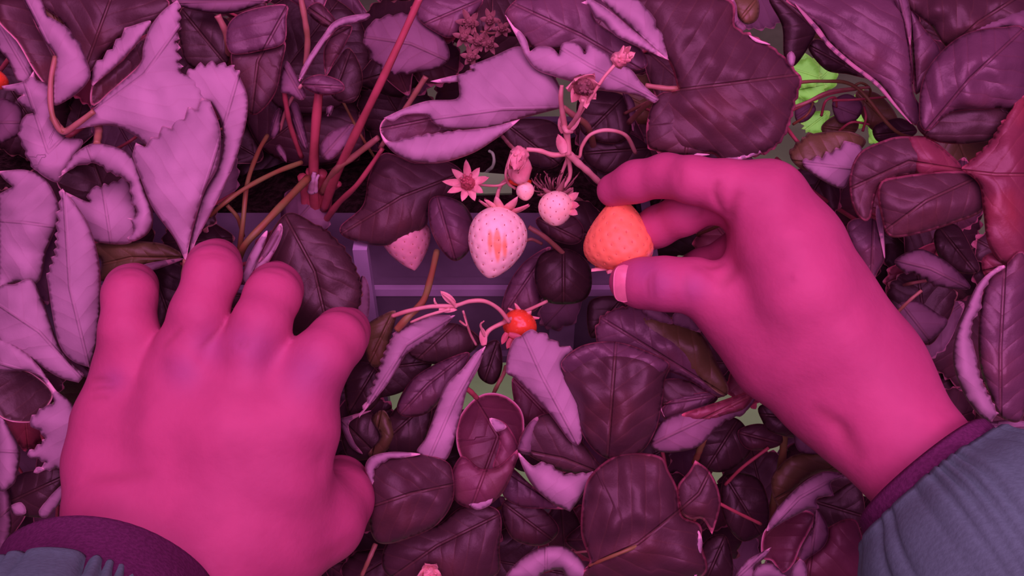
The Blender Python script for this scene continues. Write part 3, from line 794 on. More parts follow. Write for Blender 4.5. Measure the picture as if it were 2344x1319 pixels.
stalk(pB, '876,340@-22 820,420@-34 775,465@-52 745,505@-68', 5, 8, 0, 'stem_red')
stalk(pB, '975,175@-40 950,215@-44 915,270@-50 870,340@-60', 7, 6, 0, 'stem')
stalk(pB, '498,35@-22 515,70@-26 522,110@-34 520,160@-60', 8, 7, 0, 'stem')
stalk(pB, '650,205@-25 655,240@-30 665,290@-40 690,360@-56', 6, 6, 0, 'stem_red')
stalk(pB, '690,195@-18 660,240@-34 640,300@-48', 4, 4, 0, 'stem_pale')
for q_ in stalk_late:
    stalk(pG, q_, 5, 5, 0, 'stem')
for q_ in ('1800,260@-50 1850,235@-44 1900,215@-44 1960,205@-50', '1815,285@-52 1848,262@-46 1862,235@-50', '1880,265@-50 1890,232@-44 1912,224@-46 1915,245@-52', '1945,205@-40 1970,190@-38 1992,205@-44 1985,232@-52', '1905,230@-46 1960,228@-42 2030,222@-46', '1975,300@-52 1982,270@-48 1978,245@-52', '1920,300@-56 1950,280@-50 1990,285@-54'):
    stalk(pE, q_, 3.2, 2.6, 0, R2.choice(['stem', 'stem_olive', 'stem_red']))
# the crown itself: overlapping reddish sheaths
cg = []
for i, (dx, rr) in enumerate(((-20, 16), (-6, 19), (10, 17), (24, 14), (36, 10))):
    cg.append(stem_geo(f'{722 + dx * 1.5},{385 + abs(dx)}@-52 {720 + dx},{440}@-62 {718 + dx * .8},{500}@-74 {716 + dx * .6},{535}@-90', rr * .7, rr, 0))
v, f = join(cg)
mesh_obj('crown', v, f, [M['stem_red']], pB, label='red scaly crown where the stalks meet')
v, f = join([stem_geo('712,440@-50 716,415@-46 720,395@-44', 9, 5), stem_geo('722,440@-50 724,412@-46 730,400@-46', 6, 3)])
mesh_obj('sheath', v, f, [M['papery']], pB, label='white papery tip of the crown')
for s, r in (('1210,520@-24 1250,545@-26 1302,592@-34', 6), ('1190,560@-30 1215,548@-28 1240,558@-32', 4)):
    stalk(pC, s, r, r, 0, 'stem')
stalk(pC, '1505,222@-4 1470,240@-12 1430,260@-30', 4, 4)
stalk(pD, '1540,130@13 1560,160@18 1566,190@17 1558,206@10', 4, 4, 0, 'stem')
stalk(pE, '2130,320@-40 2050,300@-30 1960,200@-30 1880,186@-28 1800,192@-30', 4, 4, 0, 'stem_olive')
stalk(pE, '1990,200@-40 1900,210@-36 1845,235@-36 1800,250@-40', 4, 4, 0, 'stem')
stalk(pF, '2110,665@-16 2080,690@-18 2040,730@-26', 4, 4, 0, 'stem')
stalk(pH, '1645,1152@-10 1690,1175@-14 1742,1200@-20', 4, 4, 0, 'stem_red')
stalk(pI, '1795,955@-30 1792,1040@-40 1778,1120@-50 1760,1200@-60', 9, 9, 0, 'stem_olive')
stalk(pI, '1760,1025@-30 1700,1070@-34 1660,1110@-40', 4, 4, 0, 'stem_red')
stalk(pH, '1612,1005@-14 1600,1035@-20 1590,1060@-26', 7, 7, 0, 'stem_olive')
stalk(pG, '860,1245@-16 845,1280@-14 828,1318@-16', 6, 5, 0, 'stem')
stalk(pG, '1000,575@-20 985,640@-8 968,690@0 935,725@4 908,755@2', 7, 9, 0, 'stem_olive', label='olive stalk hanging past the trough edge')
for i in range(70):
    x, y = R2.uniform(0, W), R2.uniform(0, H)
    if any(k[0] - 40 < x < k[2] + 40 and k[1] - 40 < y < k[3] + 40 for k in KEEP): continue
    a = R2.uniform(0, math.pi); L = R2.uniform(60, 130); z = R2.uniform(-60, -38)
    dx, dy = math.cos(a) * L, math.sin(a) * L
    stalk(nearest(x, y), f'{x - dx:.0f},{y - dy:.0f}@-20 {x + R2.uniform(-20, 20):.0f},{y:.0f}@0 {x + dx:.0f},{y + dy:.0f}@-30', R2.uniform(3, 5.5), None, z, R2.choice(['stem', 'stem_red', 'stem_olive', 'stem_red']))

# ================================================================ strawberries


def berry_mat(name, base, blush, seedc, lo, hi, rough=0.4, spec=0.4):
    m, nt, b = new_mat(name)
    k = N(nt)
    tc = k.node('ShaderNodeTexCoord').outputs['Object']
    f = k.attr('ripe')
    nz = k.noise(tc, 180.0, 3.0)
    ff = k.step(k.math('ADD', f, k.math('MULTIPLY', k.math('SUBTRACT', nz, 0.5), 0.5)), lo, hi)
    col = k.mix(ff, base, blush)
    k.link(col, b.inputs['Base Color'])
    b.inputs['Roughness'].default_value = rough
    b.inputs['Specular IOR Level'].default_value = spec
    b.inputs['Subsurface Weight'].default_value = 0.15
    b.inputs['Subsurface Radius'].default_value = (0.004, 0.002, 0.001)
    b.inputs['Subsurface Scale'].default_value = 0.6
    k.link(k.bump(nz, 0.0003), b.inputs['Normal'])
    return m


M['berry_white'] = berry_mat('unripe_strawberry_skin', (1.0, 0.98, 0.70), (1.0, 0.50, 0.22), None, 0.35, 0.9)
M['berry_pale'] = berry_mat('pale_strawberry_skin', (0.72, 0.46, 0.45), (0.75, 0.4, 0.38), None, 0.3, 0.9)
M['berry_orange'] = berry_mat('ripening_strawberry_skin', (0.90, 0.45, 0.50), (1.0, 0.36, 0.15), None, 0.25, 0.55, rough=0.45)
M['berry_red'] = berry_mat('ripe_strawberry_skin', (0.75, 0.12, 0.04), (0.85, 0.09, 0.03), None, 0.2, 0.8, rough=0.25, spec=0.6)
M['seed'] = simple_mat('strawberry_seed', (0.45, 0.18, 0.12), 0.5)
M['seed_pale'] = simple_mat('pale_strawberry_seed', (0.80, 0.26, 0.12), 0.5)


def berry(label, px, py, z, wpx, lpx, axis, mat, seedmat, profile='cone', ripe=None, nseed=110, res=(110, 84), seedsize=1.0, group='strawberries on the plants', az=0.25):
    """axis: screen direction from shoulder to tip (dx,dy); az: how far the tip leans away (-) or to the viewer (+)."""
    c = P(px, py, z)
    rad = PR(wpx / 2, z); ln = PR(lpx, z)
    ax = np.array([axis[0], -axis[1], 0.0]); ax /= np.linalg.norm(ax)
    ax = ax * math.sqrt(1 - az * az) + np.array([0, 0, az])
    u = np.cross(ax, [0, 0, 1.0]); u /= np.linalg.norm(u)
    w = np.cross(u, ax)          # towards viewer roughly
    if w[2] < 0: w = -w; u = -u
    if profile == 'blunt':
        def rf(t): return np.maximum(0, np.sin(math.pi * np.clip(t, 0, 1) ** 0.74)) ** 0.60
    elif profile == 'cone':
        def rf(t): return np.maximum(0, np.sin(math.pi * np.clip(t, 0, 1) ** 0.62)) ** 0.72 * (1.03 - 0.12 * t)
    elif profile == 'heart':
        def rf(t): return np.maximum(0, np.sin(math.pi * np.clip(t, 0, 1) ** 0.50)) ** 0.62
    else:
        def rf(t): return np.maximum(0, np.sin(math.pi * np.clip(t, 0, 1) ** 0.9)) ** 0.6
    tt = np.linspace(0, 1, 200)
    nrm = rf(tt).max()
    nu, nt_ = res
    th = np.linspace(0, 2 * math.pi, nu, endpoint=False)
    ts = (1 - np.cos(np.linspace(0, math.pi, nt_))) / 2
    ts = np.clip(ts, 0.0, 1.0)
    gold = math.pi * (3 - math.sqrt(5))
    st = (np.arange(nseed) + 0.7) / nseed
    # even spread by area along the axis
    cum = np.cumsum(rf(tt)); cum /= cum[-1]
    st = np.interp(st, cum, tt)
    sth = (np.arange(nseed) * gold) % (2 * math.pi)

    def surf(t, a):
        r = rf(t) / nrm * rad
        lump = 1 + 0.035 * np.sin(2 * a + 1.3 + px) + 0.03 * np.sin(3 * a + py) * np.sin(3 * t + 1)
        r = r * lump
        pos = c + ((t - 0.5) * ln)[..., None] * ax + (r * np.cos(a))[..., None] * u + (r * np.sin(a))[..., None] * w
        return pos
    Tg, Ag = np.meshgrid(ts, th, indexing='ij')
    pos = surf(Tg.ravel(), Ag.ravel())
    sp = surf(st, sth)
    # outward directions
    nv = pos - (c + (((pos - c) @ ax) * 0.8)[:, None] * ax)
    nv /= np.linalg.norm(nv, axis=1)[:, None] + 1e-9
    d2 = np.full(len(pos), 1e9)
    for s_ in sp:
        d2 = np.minimum(d2, ((pos - s_) ** 2).sum(1))
    dim = np.exp(-d2 / (rad * 0.075) ** 2)
    pos = pos - nv * (dim * rad * 0.026)[:, None]
    faces = []
    for i in range(nt_ - 1):
        for j in range(nu):
            j2 = (j + 1) % nu
            faces.append((i * nu + j, i * nu + j2, (i + 1) * nu + j2, (i + 1) * nu + j))
    V = [pos]; mi = [0] * len(faces); off = len(pos)
    # seeds: small teardrops sunk in their pits
    for s_ in sp:
        n = s_ - (c + ((s_ - c) @ ax) * 0.8 * ax); n /= np.linalg.norm(n) + 1e-9
        a1 = ax - n * (ax @ n); a1 /= np.linalg.norm(a1) + 1e-9
        b1 = np.cross(n, a1)
        k = 6; ring = []
        for q in range(k):
            an = 2 * math.pi * q / k
            ring.append(s_ - n * rad * 0.03 + rad * seedsize * (0.055 * math.cos(an) * a1 + 0.03 * math.sin(an) * b1))
        top = s_ + n * rad * 0.012
        V.append(np.array(ring + [top]))
        for q in range(k):
            faces.append((off + q, off + (q + 1) % k, off + 6)); mi.append(1)
        off += 7
    V = np.concatenate(V)
    rp = ripe(V, c, ax, u, w, rad, ln) if ripe else np.full(len(V), 0.5)
    root = empty('strawberry', c - ax * ln / 2, label, 'strawberry', group)
    # make normals point outwards
    mesh_obj('berry', V, faces if np.dot(np.cross(u, w), ax) < 0 else [tuple(reversed(f_)) for f_ in faces], [M[mat], M[seedmat]], root, mi, {'ripe': rp})
    return root, c, ax, u, w, rad, ln


def sepal_geo(base, d, n, L, wd, curl):
    """a pointed sepal from base along d, facing n"""
    s = np.cross(d, n); s /= np.linalg.norm(s) + 1e-9
    V, Fc = [], []
    k = 6
    for i in range(k + 1):
        t = i / k
        p = base + d * L * t + n * (curl * L * t * t)
        ww = wd * (math.sin(math.pi * min(1, (t * 0.82 + 0.18))) ** 0.8) * (1 if t < 1 else 0.02)
        V += [p - s * ww + n * wd * 0.22, p - n * 0.0002, p + s * ww + n * wd * 0.22]
    for i in range(k):
        for j in range(2):
            a = i * 3 + j
            Fc.append((a, a + 1, a + 4, a + 3))
    V = np.array(V)
    nb = len(V)
    V2 = V - n * 0.0004
    F2 = [tuple(x + nb for x in reversed(f_)) for f_ in Fc]
    edge = []
    for i in range(k):
        edge.append((i * 3, (i + 1) * 3, (i + 1) * 3 + nb, i * 3 + nb))
        edge.append((i * 3 + 2 + nb, (i + 1) * 3 + 2 + nb, (i + 1) * 3 + 2, i * 3 + 2))
    edge.append((k * 3, k * 3 + 2, k * 3 + 2 + nb, k * 3 + nb))
    return np.concatenate([V, V2]), Fc + F2 + edge


def add_calyx(root, base, ax, u, w, r, n=8, mat='calyx', wd=0.34, spread=1.0, curl=0.25, seed=1, L=1.0, disk=True):
    rr = random.Random(seed)
    gs = []
    for i in range(n):
        a = 2 * math.pi * (i + rr.uniform(-.2, .2)) / n
        d0 = math.cos(a) * u + math.sin(a) * w
        d = d0 * spread + ax * (1 - abs(spread)) * (1 if spread >= 0 else -1)
        d /= np.linalg.norm(d)
        nn = -ax + d * (ax @ d); nn /= np.linalg.norm(nn) + 1e-9
        gs.append(sepal_geo(base + d0 * r * 0.12, d, nn, r * L * rr.uniform(0.8, 1.15), r * wd, curl * rr.uniform(0.4, 1.6)))
    v, f = join(gs)
    return mesh_obj('calyx', v, f, [M[mat]], root, label='leafy cap')


def blob_geo(c, r, sq=(1, 1, 1), nu=18, nv=12, lump=0.0):
    V, Fc = [], []
    for i in range(nv + 1):
        th = math.pi * i / nv
        for j in range(nu):
            ph = 2 * math.pi * j / nu
            d = np.array([math.sin(th) * math.cos(ph) * sq[0], math.sin(th) * math.sin(ph) * sq[1], math.cos(th) * sq[2]])
            rr = r * (1 + lump * noise.noise(d * 4 + np.array(c) * 99))
            V.append(c + d * rr)
    for i in range(nv):
        for j in range(nu):
            j2 = (j + 1) % nu
            Fc.append((i * nu + j, (i + 1) * nu + j, (i + 1) * nu + j2, i * nu + j2))
    return np.array(V), Fc


def part_stem(root, s, r0, r1=None, z=0.0, mat='stem_pale', name='stalk'):
    v, f = stem_geo(s, r0, r1, z)
    return mesh_obj(name, v, f, [M[mat]], root)


# big white berry
def ripe_white(V, c, ax, u, w, rad, ln):
    d = V - c
    a = d @ ax / (ln / 2); b = d @ u / rad; f = d @ w / rad
    b = d[:, 0] / rad
    g = 1.5 * np.exp(-(((a - 0.20) / 0.42) ** 2 + ((b - 0.06) / 0.36) ** 2)) * (f > 0)
    str_ = 0.75 + 0.25 * np.sin(b * 24)
    return g * str_


rt, c, ax, u, w, rad, ln = berry('large white unripe strawberry with an orange blush, hanging in the middle', 1135, 557, 6, 139, 166, (-0.2, 1), 'berry_white', 'seed', 'blunt', ripe_white, nseed=120, res=(150, 120), seedsize=0.72, az=0.2)
add_calyx(rt, c - ax * ln * 0.47, ax, u, w, rad, n=9, wd=0.17, spread=0.95, curl=0.45, seed=3, L=0.72)
part_stem(rt, '1142,482@4 1138,455@0 1146,425@-6 1166,405@-10', 5, 4)

# small white berry
rt, c, ax, u, w, rad, ln = berry('small pale strawberry with dark seeds under a dried cap, right of the large white one', 1272, 478, 4, 82, 84, (0.02, 1), 'berry_white', 'seed', 'round', None, nseed=64, res=(90, 70), seedsize=1.2, az=0.35)
add_calyx(rt, c - ax * ln * 0.40 + u * 0, ax, u, w, rad, n=7, mat='calyx_dry', wd=0.2, spread=0.8, curl=0.5, seed=4, L=1.0)
gs = []
for bx, by, ex, ey, zz in ((1298, 460, 1326, 440, 4), (1302, 470, 1328, 470, 6), (1300, 480, 1324, 492, 6), (1296, 452, 1312, 428, 2)):
    b0, e0 = P(bx, by, zz), P(ex, ey, zz + 3)
    d = e0 - b0; L_ = np.linalg.norm(d); d /= L_
    gs.append(sepal_geo(b0, d, np.array([0, 0, 1.0]) - d * d[2], L_, PR(9), 0.1))
v, f = join(gs)
mesh_obj('sepals', v, f, [M['calyx']], rt, label='pinkish sepals on its right shoulder')
gs = []
R3 = random.Random(9)
for i in range(26):
    x = R3.uniform(1222, 1318); y = R3.uniform(388, 436)
    gs.append(stem_geo(f'{1270 + (x - 1270) * .4:.0f},{440}@0 {x:.0f},{y + 12:.0f}@{R3.uniform(-4, 8):.0f} {x + R3.uniform(-10, 10):.0f},{y:.0f}@{R3.uniform(-2, 10):.0f}', 2.6, 1.2, -4, 5))
v, f = join(gs)
mesh_obj('dried_stamens', v, f, [M['calyx_dry']], rt, label='brown withered stamens')
part_stem(rt, '1270,445@-4 1285,400@-8 1296,370@-6 1300,350@-2', 4, 4)

# pale berry half hidden on the left
rt, c, ax, u, w, rad, ln = berry('pale strawberry half hidden behind a dark leaf, left of the large white one', 935, 562, -46, 112, 120, (0.25, 1), 'berry_pale', 'seed', 'cone', None, nseed=90, res=(90, 70), seedsize=0.9, az=0.1)
add_calyx(rt, c - ax * ln * 0.48, ax, u, w, rad, n=8, wd=0.2, spread=0.95, seed=6, L=0.8)
part_stem(rt, '922,508@-46 915,480@-50 930,440@-58', 4)


# orange berry held by the fingers; its shoulders point down, its tip up
def ripe_orange(V, c, ax, u, w, rad, ln):
    d = V - c
    a = d @ ax / (ln / 2); b = d[:, 0] / rad; SGN = 1.0
    # paler, unripe shoulder at the bottom right
    return 0.95 + 0.30 * a - 0.9 * np.clip(b * SGN - a * 0.8 - 0.75, 0, 2) - 0.5 * np.clip(-a - 0.72, 0, 1)


rt, c, ax, u, w, rad, ln = berry('bright orange strawberry pinched between finger and thumb', 1417, 533, 24, 166, 172, (-0.02, -1), 'berry_orange', 'seed_pale', 'cone', ripe_orange, nseed=130, res=(150, 120), seedsize=0.9, az=0.15)
add_calyx(rt, c - ax * ln * 0.46, ax, u, w, rad, n=9, wd=0.18, spread=0.98, curl=0.1, seed=8, L=0.7)
part_stem(rt, '1418,612@20 1424,640@6 1440,680@-20 1450,720@-46', 4)

# small ripe red one
rt, c, ax, u, w, rad, ln = berry('small glossy red strawberry below the trough edge', 1188, 746, -6, 78, 78, (-0.5, 1), 'berry_red', 'seed_pale', 'round', None, nseed=60, res=(80, 60), seedsize=0.9, az=0.5)
add_calyx(rt, c - ax * ln * 0.35 - u * 0, ax, u, w, rad, n=7, wd=0.2, spread=0.85, curl=0.2, seed=10, L=0.95)
gs = []
for bx, by, ex, ey in ((1165, 765, 1205, 778), (1170, 775, 1160, 800), (1185, 778, 1215, 770), (1160, 762, 1148, 790)):
    b0, e0 = P(bx, by, 6), P(ex, ey, 8); d = e0 - b0; L_ = np.linalg.norm(d); d /= L_
    gs.append(sepal_geo(b0, d, np.array([0, 0, 1.0]) - d * d[2], L_, PR(7), 0.1))
v, f = join(gs)
mesh_obj('sepals', v, f, [M['stem_red']], rt, label='dark red sepals under the berry')

# red berry at the far left edge
rt, c, ax, u, w, rad, ln = berry('red strawberry at the left edge, half behind pale leaves', -10, 184, -16, 56, 46, (-0.2, 1), 'berry_red', 'seed_pale', 'round', None, nseed=50, res=(70, 50), az=0.3)

# ---------------------------------------------------------------- fruit stalk with its spent flowers
tr = empty('fruit_stalk', P(1300, 350, -2), 'branching pinkish fruit stalk with spent flowers above the white strawberries', 'fruit stalk', 'fruit stalks')
gs = [stem_geo('1286,195@22 1284,230@20 1292,285@12 1298,310@8 1300,355@6', 5, 9, 4),
      stem_geo('1300,350@6 1322,372@2 1345,392@-2 1372,418@-8', 9, 7, 4),
      stem_geo('1300,350@6 1268,355@6 1235,345@8 1205,342@8', 7, 5, 4),
      stem_geo('1296,300@8 1312,280@18 1325,258@26 1335,228@32', 5, 5, 4),
      stem_geo('1312,284@14 1335,250@26 1360,212@32 1382,178@34 1406,150@34', 4, 4, 4),
      stem_geo('1300,350@6 1325,360@2 1332,335@2 1352,308@4 1390,298@4 1432,310@0 1455,350@-10', 4, 5, -4),
      stem_geo('1300,352@6 1305,400@2 1290,430@0', 6, 4, -2),
      stem_geo('1290,285@10 1296,300@14 1310,302@12', 8, 4, 4),
      stem_geo('1150,312@-18 1165,330@-8 1180,345@2', 4, 5, 0)]
v, f = join(gs)
mesh_obj('stalk', v, f, [M['stem_pale']], tr)
v, f = join([sepal_geo(P(1290, 305, 12), np.array([-.2, .9, .2]), np.array([-.3, 0, .95]), PR(40), PR(9), .1),
             sepal_geo(P(1302, 300, 12), np.array([.6, .7, .2]), np.array([0, -.2, .95]), PR(42), PR(8), .2),
             sepal_geo(P(1292, 350, 12), np.array([-.3, .9, .2]), np.array([-.3, 0, .95]), PR(44), PR(12), .1)])
mesh_obj('bracts', v, f, [M['calyx']], tr, label='small leafy bracts at the fork')


def flower(root, px, py, z, r, facing, n, seed, label, mat='calyx', spread=0.85, wd=0.26, core='calyx', coresize=0.42, curl=0.2, L=1.0):
    b = P(px, py, z)
    f_ = np.array(facing, float); f_ /= np.linalg.norm(f_)
    u = np.cross(f_, [0.1, 1, 0.2]); u /= np.linalg.norm(u)
    w = np.cross(f_, u)
    rr = PR(r, z)
    o = empty('spent_flower', b, label, 'flower') if root is None else None
    R4 = random.Random(seed)
    gs = []
    for i in range(n):
        a = 2 * math.pi * (i + R4.uniform(-.18, .18)) / n
        d0 = math.cos(a) * u + math.sin(a) * w
        d = d0 * spread + f_ * (1 - spread); d /= np.linalg.norm(d)
        nn = f_ - d * (f_ @ d); nn /= np.linalg.norm(nn)
        gs.append(sepal_geo(b + d0 * rr * .15, d, nn, rr * L * R4.uniform(.8, 1.15), rr * wd, curl * R4.uniform(.3, 1.6)))
    v, f = join(gs)
    par = o if root is None else root
    s = mesh_obj('spent_flower' if root is not None else 'sepals', v, f, [M[mat]], par, label=label if root is not None else None)
    v, f = blob_geo(b + f_ * rr * .12, rr * coresize, lump=.5)
    R5 = random.Random(seed + 1)
    st = []
    for i in range(14):
        d = np.array([R5.uniform(-1, 1), R5.uniform(-1, 1), R5.uniform(-1, 1)]); d = d + f_ * 1.1; d /= np.linalg.norm(d)
        p0 = b + f_ * rr * .12
        st.append(tube_geo(np.array([p0, p0 + d * rr * coresize * .8, p0 + d * rr * coresize * R5.uniform(1.1, 1.5)]), np.array([.0004, .0004, .0006]), 5))
    vv, ff = join([(v, f)] + st)
    mesh_obj('seed_head', vv, ff, [M[core]], s if root is not None else o)
    return s


flower(tr, 1332, 192, 34, 52, (0.15, -0.7, 0.8), 7, 21, 'open star-shaped cap below the scalloped lip', spread=.6, wd=.3, core='calyx_dry')
flower(tr, 1415, 140, 36, 36, (0.8, 0.5, 0.5), 6, 22, 'small closed cap at the top right tip', spread=.35, wd=.36, coresize=.5)
flower(tr, 1072, 420, 0, 46, (-0.1, 0.1, 1), 9, 23, 'star-shaped pink cap left of the pale strip', spread=.92, wd=.2, core='stem_red', coresize=.34)
flower(tr, 1190, 352, 12, 42, (-0.3, -0.8, 0.4), 6, 24, 'pink nodding bud with folded sepals', spread=.25, wd=.42, coresize=.45)
v, f = blob_geo(P(1190, 385, 8), PR(26), (1.0, 1.45, .9), lump=.25)
mesh_obj('bud', v, f, [M['calyx']], tr, label='long pink bud')
v, f = stem_geo('1172,345@8 1158,395@6 1164,420@2 1180,432@0', 3.5, 3.5)
mesh_obj('stalk', v, f, [M['stem_pale']], tr)
v, f = stem_geo('1165,415@-2 1140,425@-2 1105,424@-4 1072,420@-6', 3, 3)
mesh_obj('stalk', v, f, [M['stem_pale']], tr)
rt, c, ax, u, w, rad, ln = berry('tiny pale pink fruitlet above the large white strawberry', 1202, 438, 6, 42, 46, (0.15, 1), 'berry_white', 'seed', 'round', None, nseed=26, res=(50, 36), seedsize=1.3, az=0.3)
v, f = blob_geo(P(1190, 414, 2), PR(18), (1.4, .7, .8), lump=.3)
mesh_obj('calyx', v, f, [M['berry_red']], rt, attrs={'ripe': np.full(len(v), .6)}, label='red withered cap')
# dried flowers up in the shade
dr = empty('fruit_stalk', P(1100, 90, -30), 'withered brown fruit stalk with dried flowers in the shade near the top', 'fruit stalk', 'fruit stalks')
v, f = join([stem_geo('1085,60@-24 1092,110@-28 1075,170@-40', 4, 4), stem_geo('1130,50@-26 1105,80@-26 1092,110@-28', 3, 3), stem_geo('1160,70@-26 1125,76@-28 1100,72@-30', 3, 3)])
mesh_obj('stalk', v, f, [M['stem']], dr)
for i, (x, y, r) in enumerate(((1076, 52, 28), (1122, 46, 24), (1150, 66, 22), (1062, 85, 24), (1095, 95, 26), (1078, 130, 24), (1120, 100, 22))):
    flower(dr, x, y, -24, r, (0.2 * (i - 3) / 3, -.3, 1), 6, 40 + i, 'dried flower', mat='calyx_dry', core='calyx_dry', coresize=.4)
# lower truss
t2 = empty('fruit_stalk', P(1050, 700, -2), 'arching fruit stalk with reddish bracts, carrying the small red strawberry', 'fruit stalk', 'fruit stalks')
v, f = join([stem_geo('898,724@2 935,712@6 985,702@8 1040,700@10 1075,690@12 1110,690@12 1142,708@8 1166,738@4', 5, 5),
             stem_geo('1252,690@-14 1205,712@-8 1160,735@0 1118,758@2 1105,790@0', 4, 6),
             stem_geo('940,738@4 980,722@8 1030,708@10', 3, 4),
             stem_geo('1045,702@10 1030,685@12 1012,672@12', 6, 2), stem_geo('1000,700@8 995,690@10 994,682@10', 4, 1.5),
             stem_geo('1052,735@0 1068,745@2 1062,722@2', 3, 2), stem_geo('1110,770@2 1100,745@6 1108,735@8', 4, 1.5),
             stem_geo('1060,712@2 1075,760@-6 1090,790@-10', 3, 3)])
mesh_obj('stalk', v, f, [M['stem_pale']], t2)
v, f = join([sepal_geo(P(1040, 695, 10), np.array([-.75, .65, .1]), np.array([0.1, .1, .98]), PR(42), PR(9), .15), sepal_geo(P(1005, 705, 9), np.array([.9, -.1, .1]), np.array([0, .1, .98]), PR(46), PR(9), .05),
             sepal_geo(P(1108, 790, 2), np.array([-.1, .95, .1]), np.array([0, 0, 1.]), PR(44), PR(9), .1)])
mesh_obj('bracts', v, f, [M['calyx']], t2, label='reddish bracts')
# bud at the bottom edge
bt = empty('spent_flower', P(985, 1305, -14), 'pale withered flower at the bottom edge right of the thumb', 'flower')
fl = flower(bt, 982, 1308, -14, 36, (0.2, -.2, 1), 6, 61, 'pale sepals', spread=.6, wd=.34)

# ================================================================ the picker: two hands reaching in from below, jacket sleeves


def smin(a, b, k):
    h = np.clip(0.5 + 0.5 * (b - a) / k, 0, 1)
    return b + (a - b) * h - k * h * (1 - h)


def cap_sdf(X, a, b, ra, rb):
    ab = b - a
    L2 = ab @ ab + 1e-12
    t = np.clip(((X - a) @ ab) / L2, 0, 1)
    d = np.linalg.norm(X - (a + t[:, None] * ab), axis=1)
    return d - (ra + (rb - ra) * t)


def surface_nets(f, org, h):
    nx, ny, nz = f.shape
    s = f < 0
    c = np.zeros((nx - 1, ny - 1, nz - 1), int)
    for dx in (0, 1):
        for dy in (0, 1):
            for dz in (0, 1):
                c += s[dx:nx - 1 + dx, dy:ny - 1 + dy, dz:nz - 1 + dz]
    act = (c > 0) & (c < 8)
    idx = np.full(act.shape, -1)
    I = np.argwhere(act)
    idx[act] = np.arange(len(I))
    acc = np.zeros((len(I), 3)); cnt = np.zeros(len(I))
    corners = [(a, b, d) for a in (0, 1) for b in (0, 1) for d in (0, 1)]
    for ca in corners:
        for ax_ in range(3):
            if ca[ax_] == 1: continue
            cb = list(ca); cb[ax_] = 1
            fa = f[I[:, 0] + ca[0], I[:, 1] + ca[1], I[:, 2] + ca[2]]
            fb = f[I[:, 0] + cb[0], I[:, 1] + cb[1], I[:, 2] + cb[2]]
            m = (fa < 0) != (fb < 0)
            t = np.where(m, fa / np.where(m, fa - fb, 1), 0)
            p = np.array(ca, float)[None].repeat(len(I), 0)
            p[:, ax_] += t
            acc[m] += p[m]; cnt[m] += 1
    V = org + (I + acc / cnt[:, None]) * h
    Q = []
    for ax_ in range(3):
        o1, o2 = [(1, 2), (2, 0), (0, 1)][ax_]
        sl0 = [slice(None)] * 3; sl1 = [slice(None)] * 3
        sl0[ax_] = slice(0, -1); sl1[ax_] = slice(1, None)
        a, b = s[tuple(sl0)], s[tuple(sl1)]
        E = np.argwhere(a != b)
        E = E[(E[:, o1] > 0) & (E[:, o2] > 0) & (E[:, o1] < f.shape[o1] - 1) & (E[:, o2] < f.shape[o2] - 1)]
        inn = a[tuple(E.T)]
        def g(d1, d2):
            e = E.copy(); e[:, o1] -= d1; e[:, o2] -= d2
            return idx[tuple(e.T)]
        q = np.stack([g(1, 1), g(0, 1), g(0, 0), g(1, 0)], 1)
        q[~inn] = q[~inn][:, ::-1]
        Q.append(q)
    Q = np.concatenate(Q)
    return V, Q


def hand_mesh(fingers, palm, kf, kp, kfp, h=0.00115, extra=None):
    """fingers: list of chains [(x,y,z,r)...]; palm: list of capsule chains. Pixels and mm."""
    def tom(ch):
        return [(P(a[0], a[1], a[2]), PR(a[3], a[2])) for a in ch]
    fing = [tom(c) for c in fingers]; plm = [tom(c) for c in palm]
    allp = np.array([p for c in fing + plm for p, _ in c]); allr = np.array([r for c in fing + plm for _, r in c])
    lo = (allp - allr[:, None]).min(0) - 0.006; hi = (allp + allr[:, None]).max(0) + 0.006
    n = np.ceil((hi - lo) / h).astype(int) + 1
    gx, gy, gz = [lo[i] + np.arange(n[i]) * h for i in range(3)]
    out = np.zeros(n, np.float32)
    for i0 in range(0, n[0], 16):
        xs = gx[i0:i0 + 16]
        X = np.stack(np.meshgrid(xs, gy, gz, indexing='ij'), -1).reshape(-1, 3)
        def field(chains, k, kj):
            tot = None
            for c in chains:
                d = None
                for (a, ra), (b, rb) in zip(c[:-1], c[1:]):
                    e = cap_sdf(X, a, b, ra, rb)
                    d = e if d is None else smin(d, e, kj)
                tot = d if tot is None else smin(tot, d, k)
            return tot
        d = field(plm, kp, 0.004)
        if fing:
            d = smin(field(fing, kf, 0.0035), d, kfp)
        out[i0:i0 + 16] = d.reshape(len(xs), n[1], n[2])
    return surface_nets(out, lo, h)


def vnormals(V, Q):
    n = np.zeros_like(V)
    fn = np.cross(V[Q[:, 2]] - V[Q[:, 0]], V[Q[:, 3]] - V[Q[:, 1]])
    for i in range(4): np.add.at(n, Q[:, i], fn)
    return n / (np.linalg.norm(n, axis=1)[:, None] + 1e-12)


def smooth_mesh(V, Q, it):
    for _ in range(it):
        s = np.zeros_like(V); c = np.zeros(len(V))
        for i in range(4):
            np.add.at(s, Q[:, i], V[Q[:, (i + 1) % 4]]); np.add.at(c, Q[:, i], 1)
            np.add.at(s, Q[:, (i + 1) % 4], V[Q[:, i]]); np.add.at(c, Q[:, (i + 1) % 4], 1)
        V = 0.5 * V + 0.5 * s / c[:, None]
    return V


def to_px(V):
    d = D - V[:, 2]
    return np.stack([V[:, 0] * F / d + W / 2, H / 2 - V[:, 1] * F / d], 1)


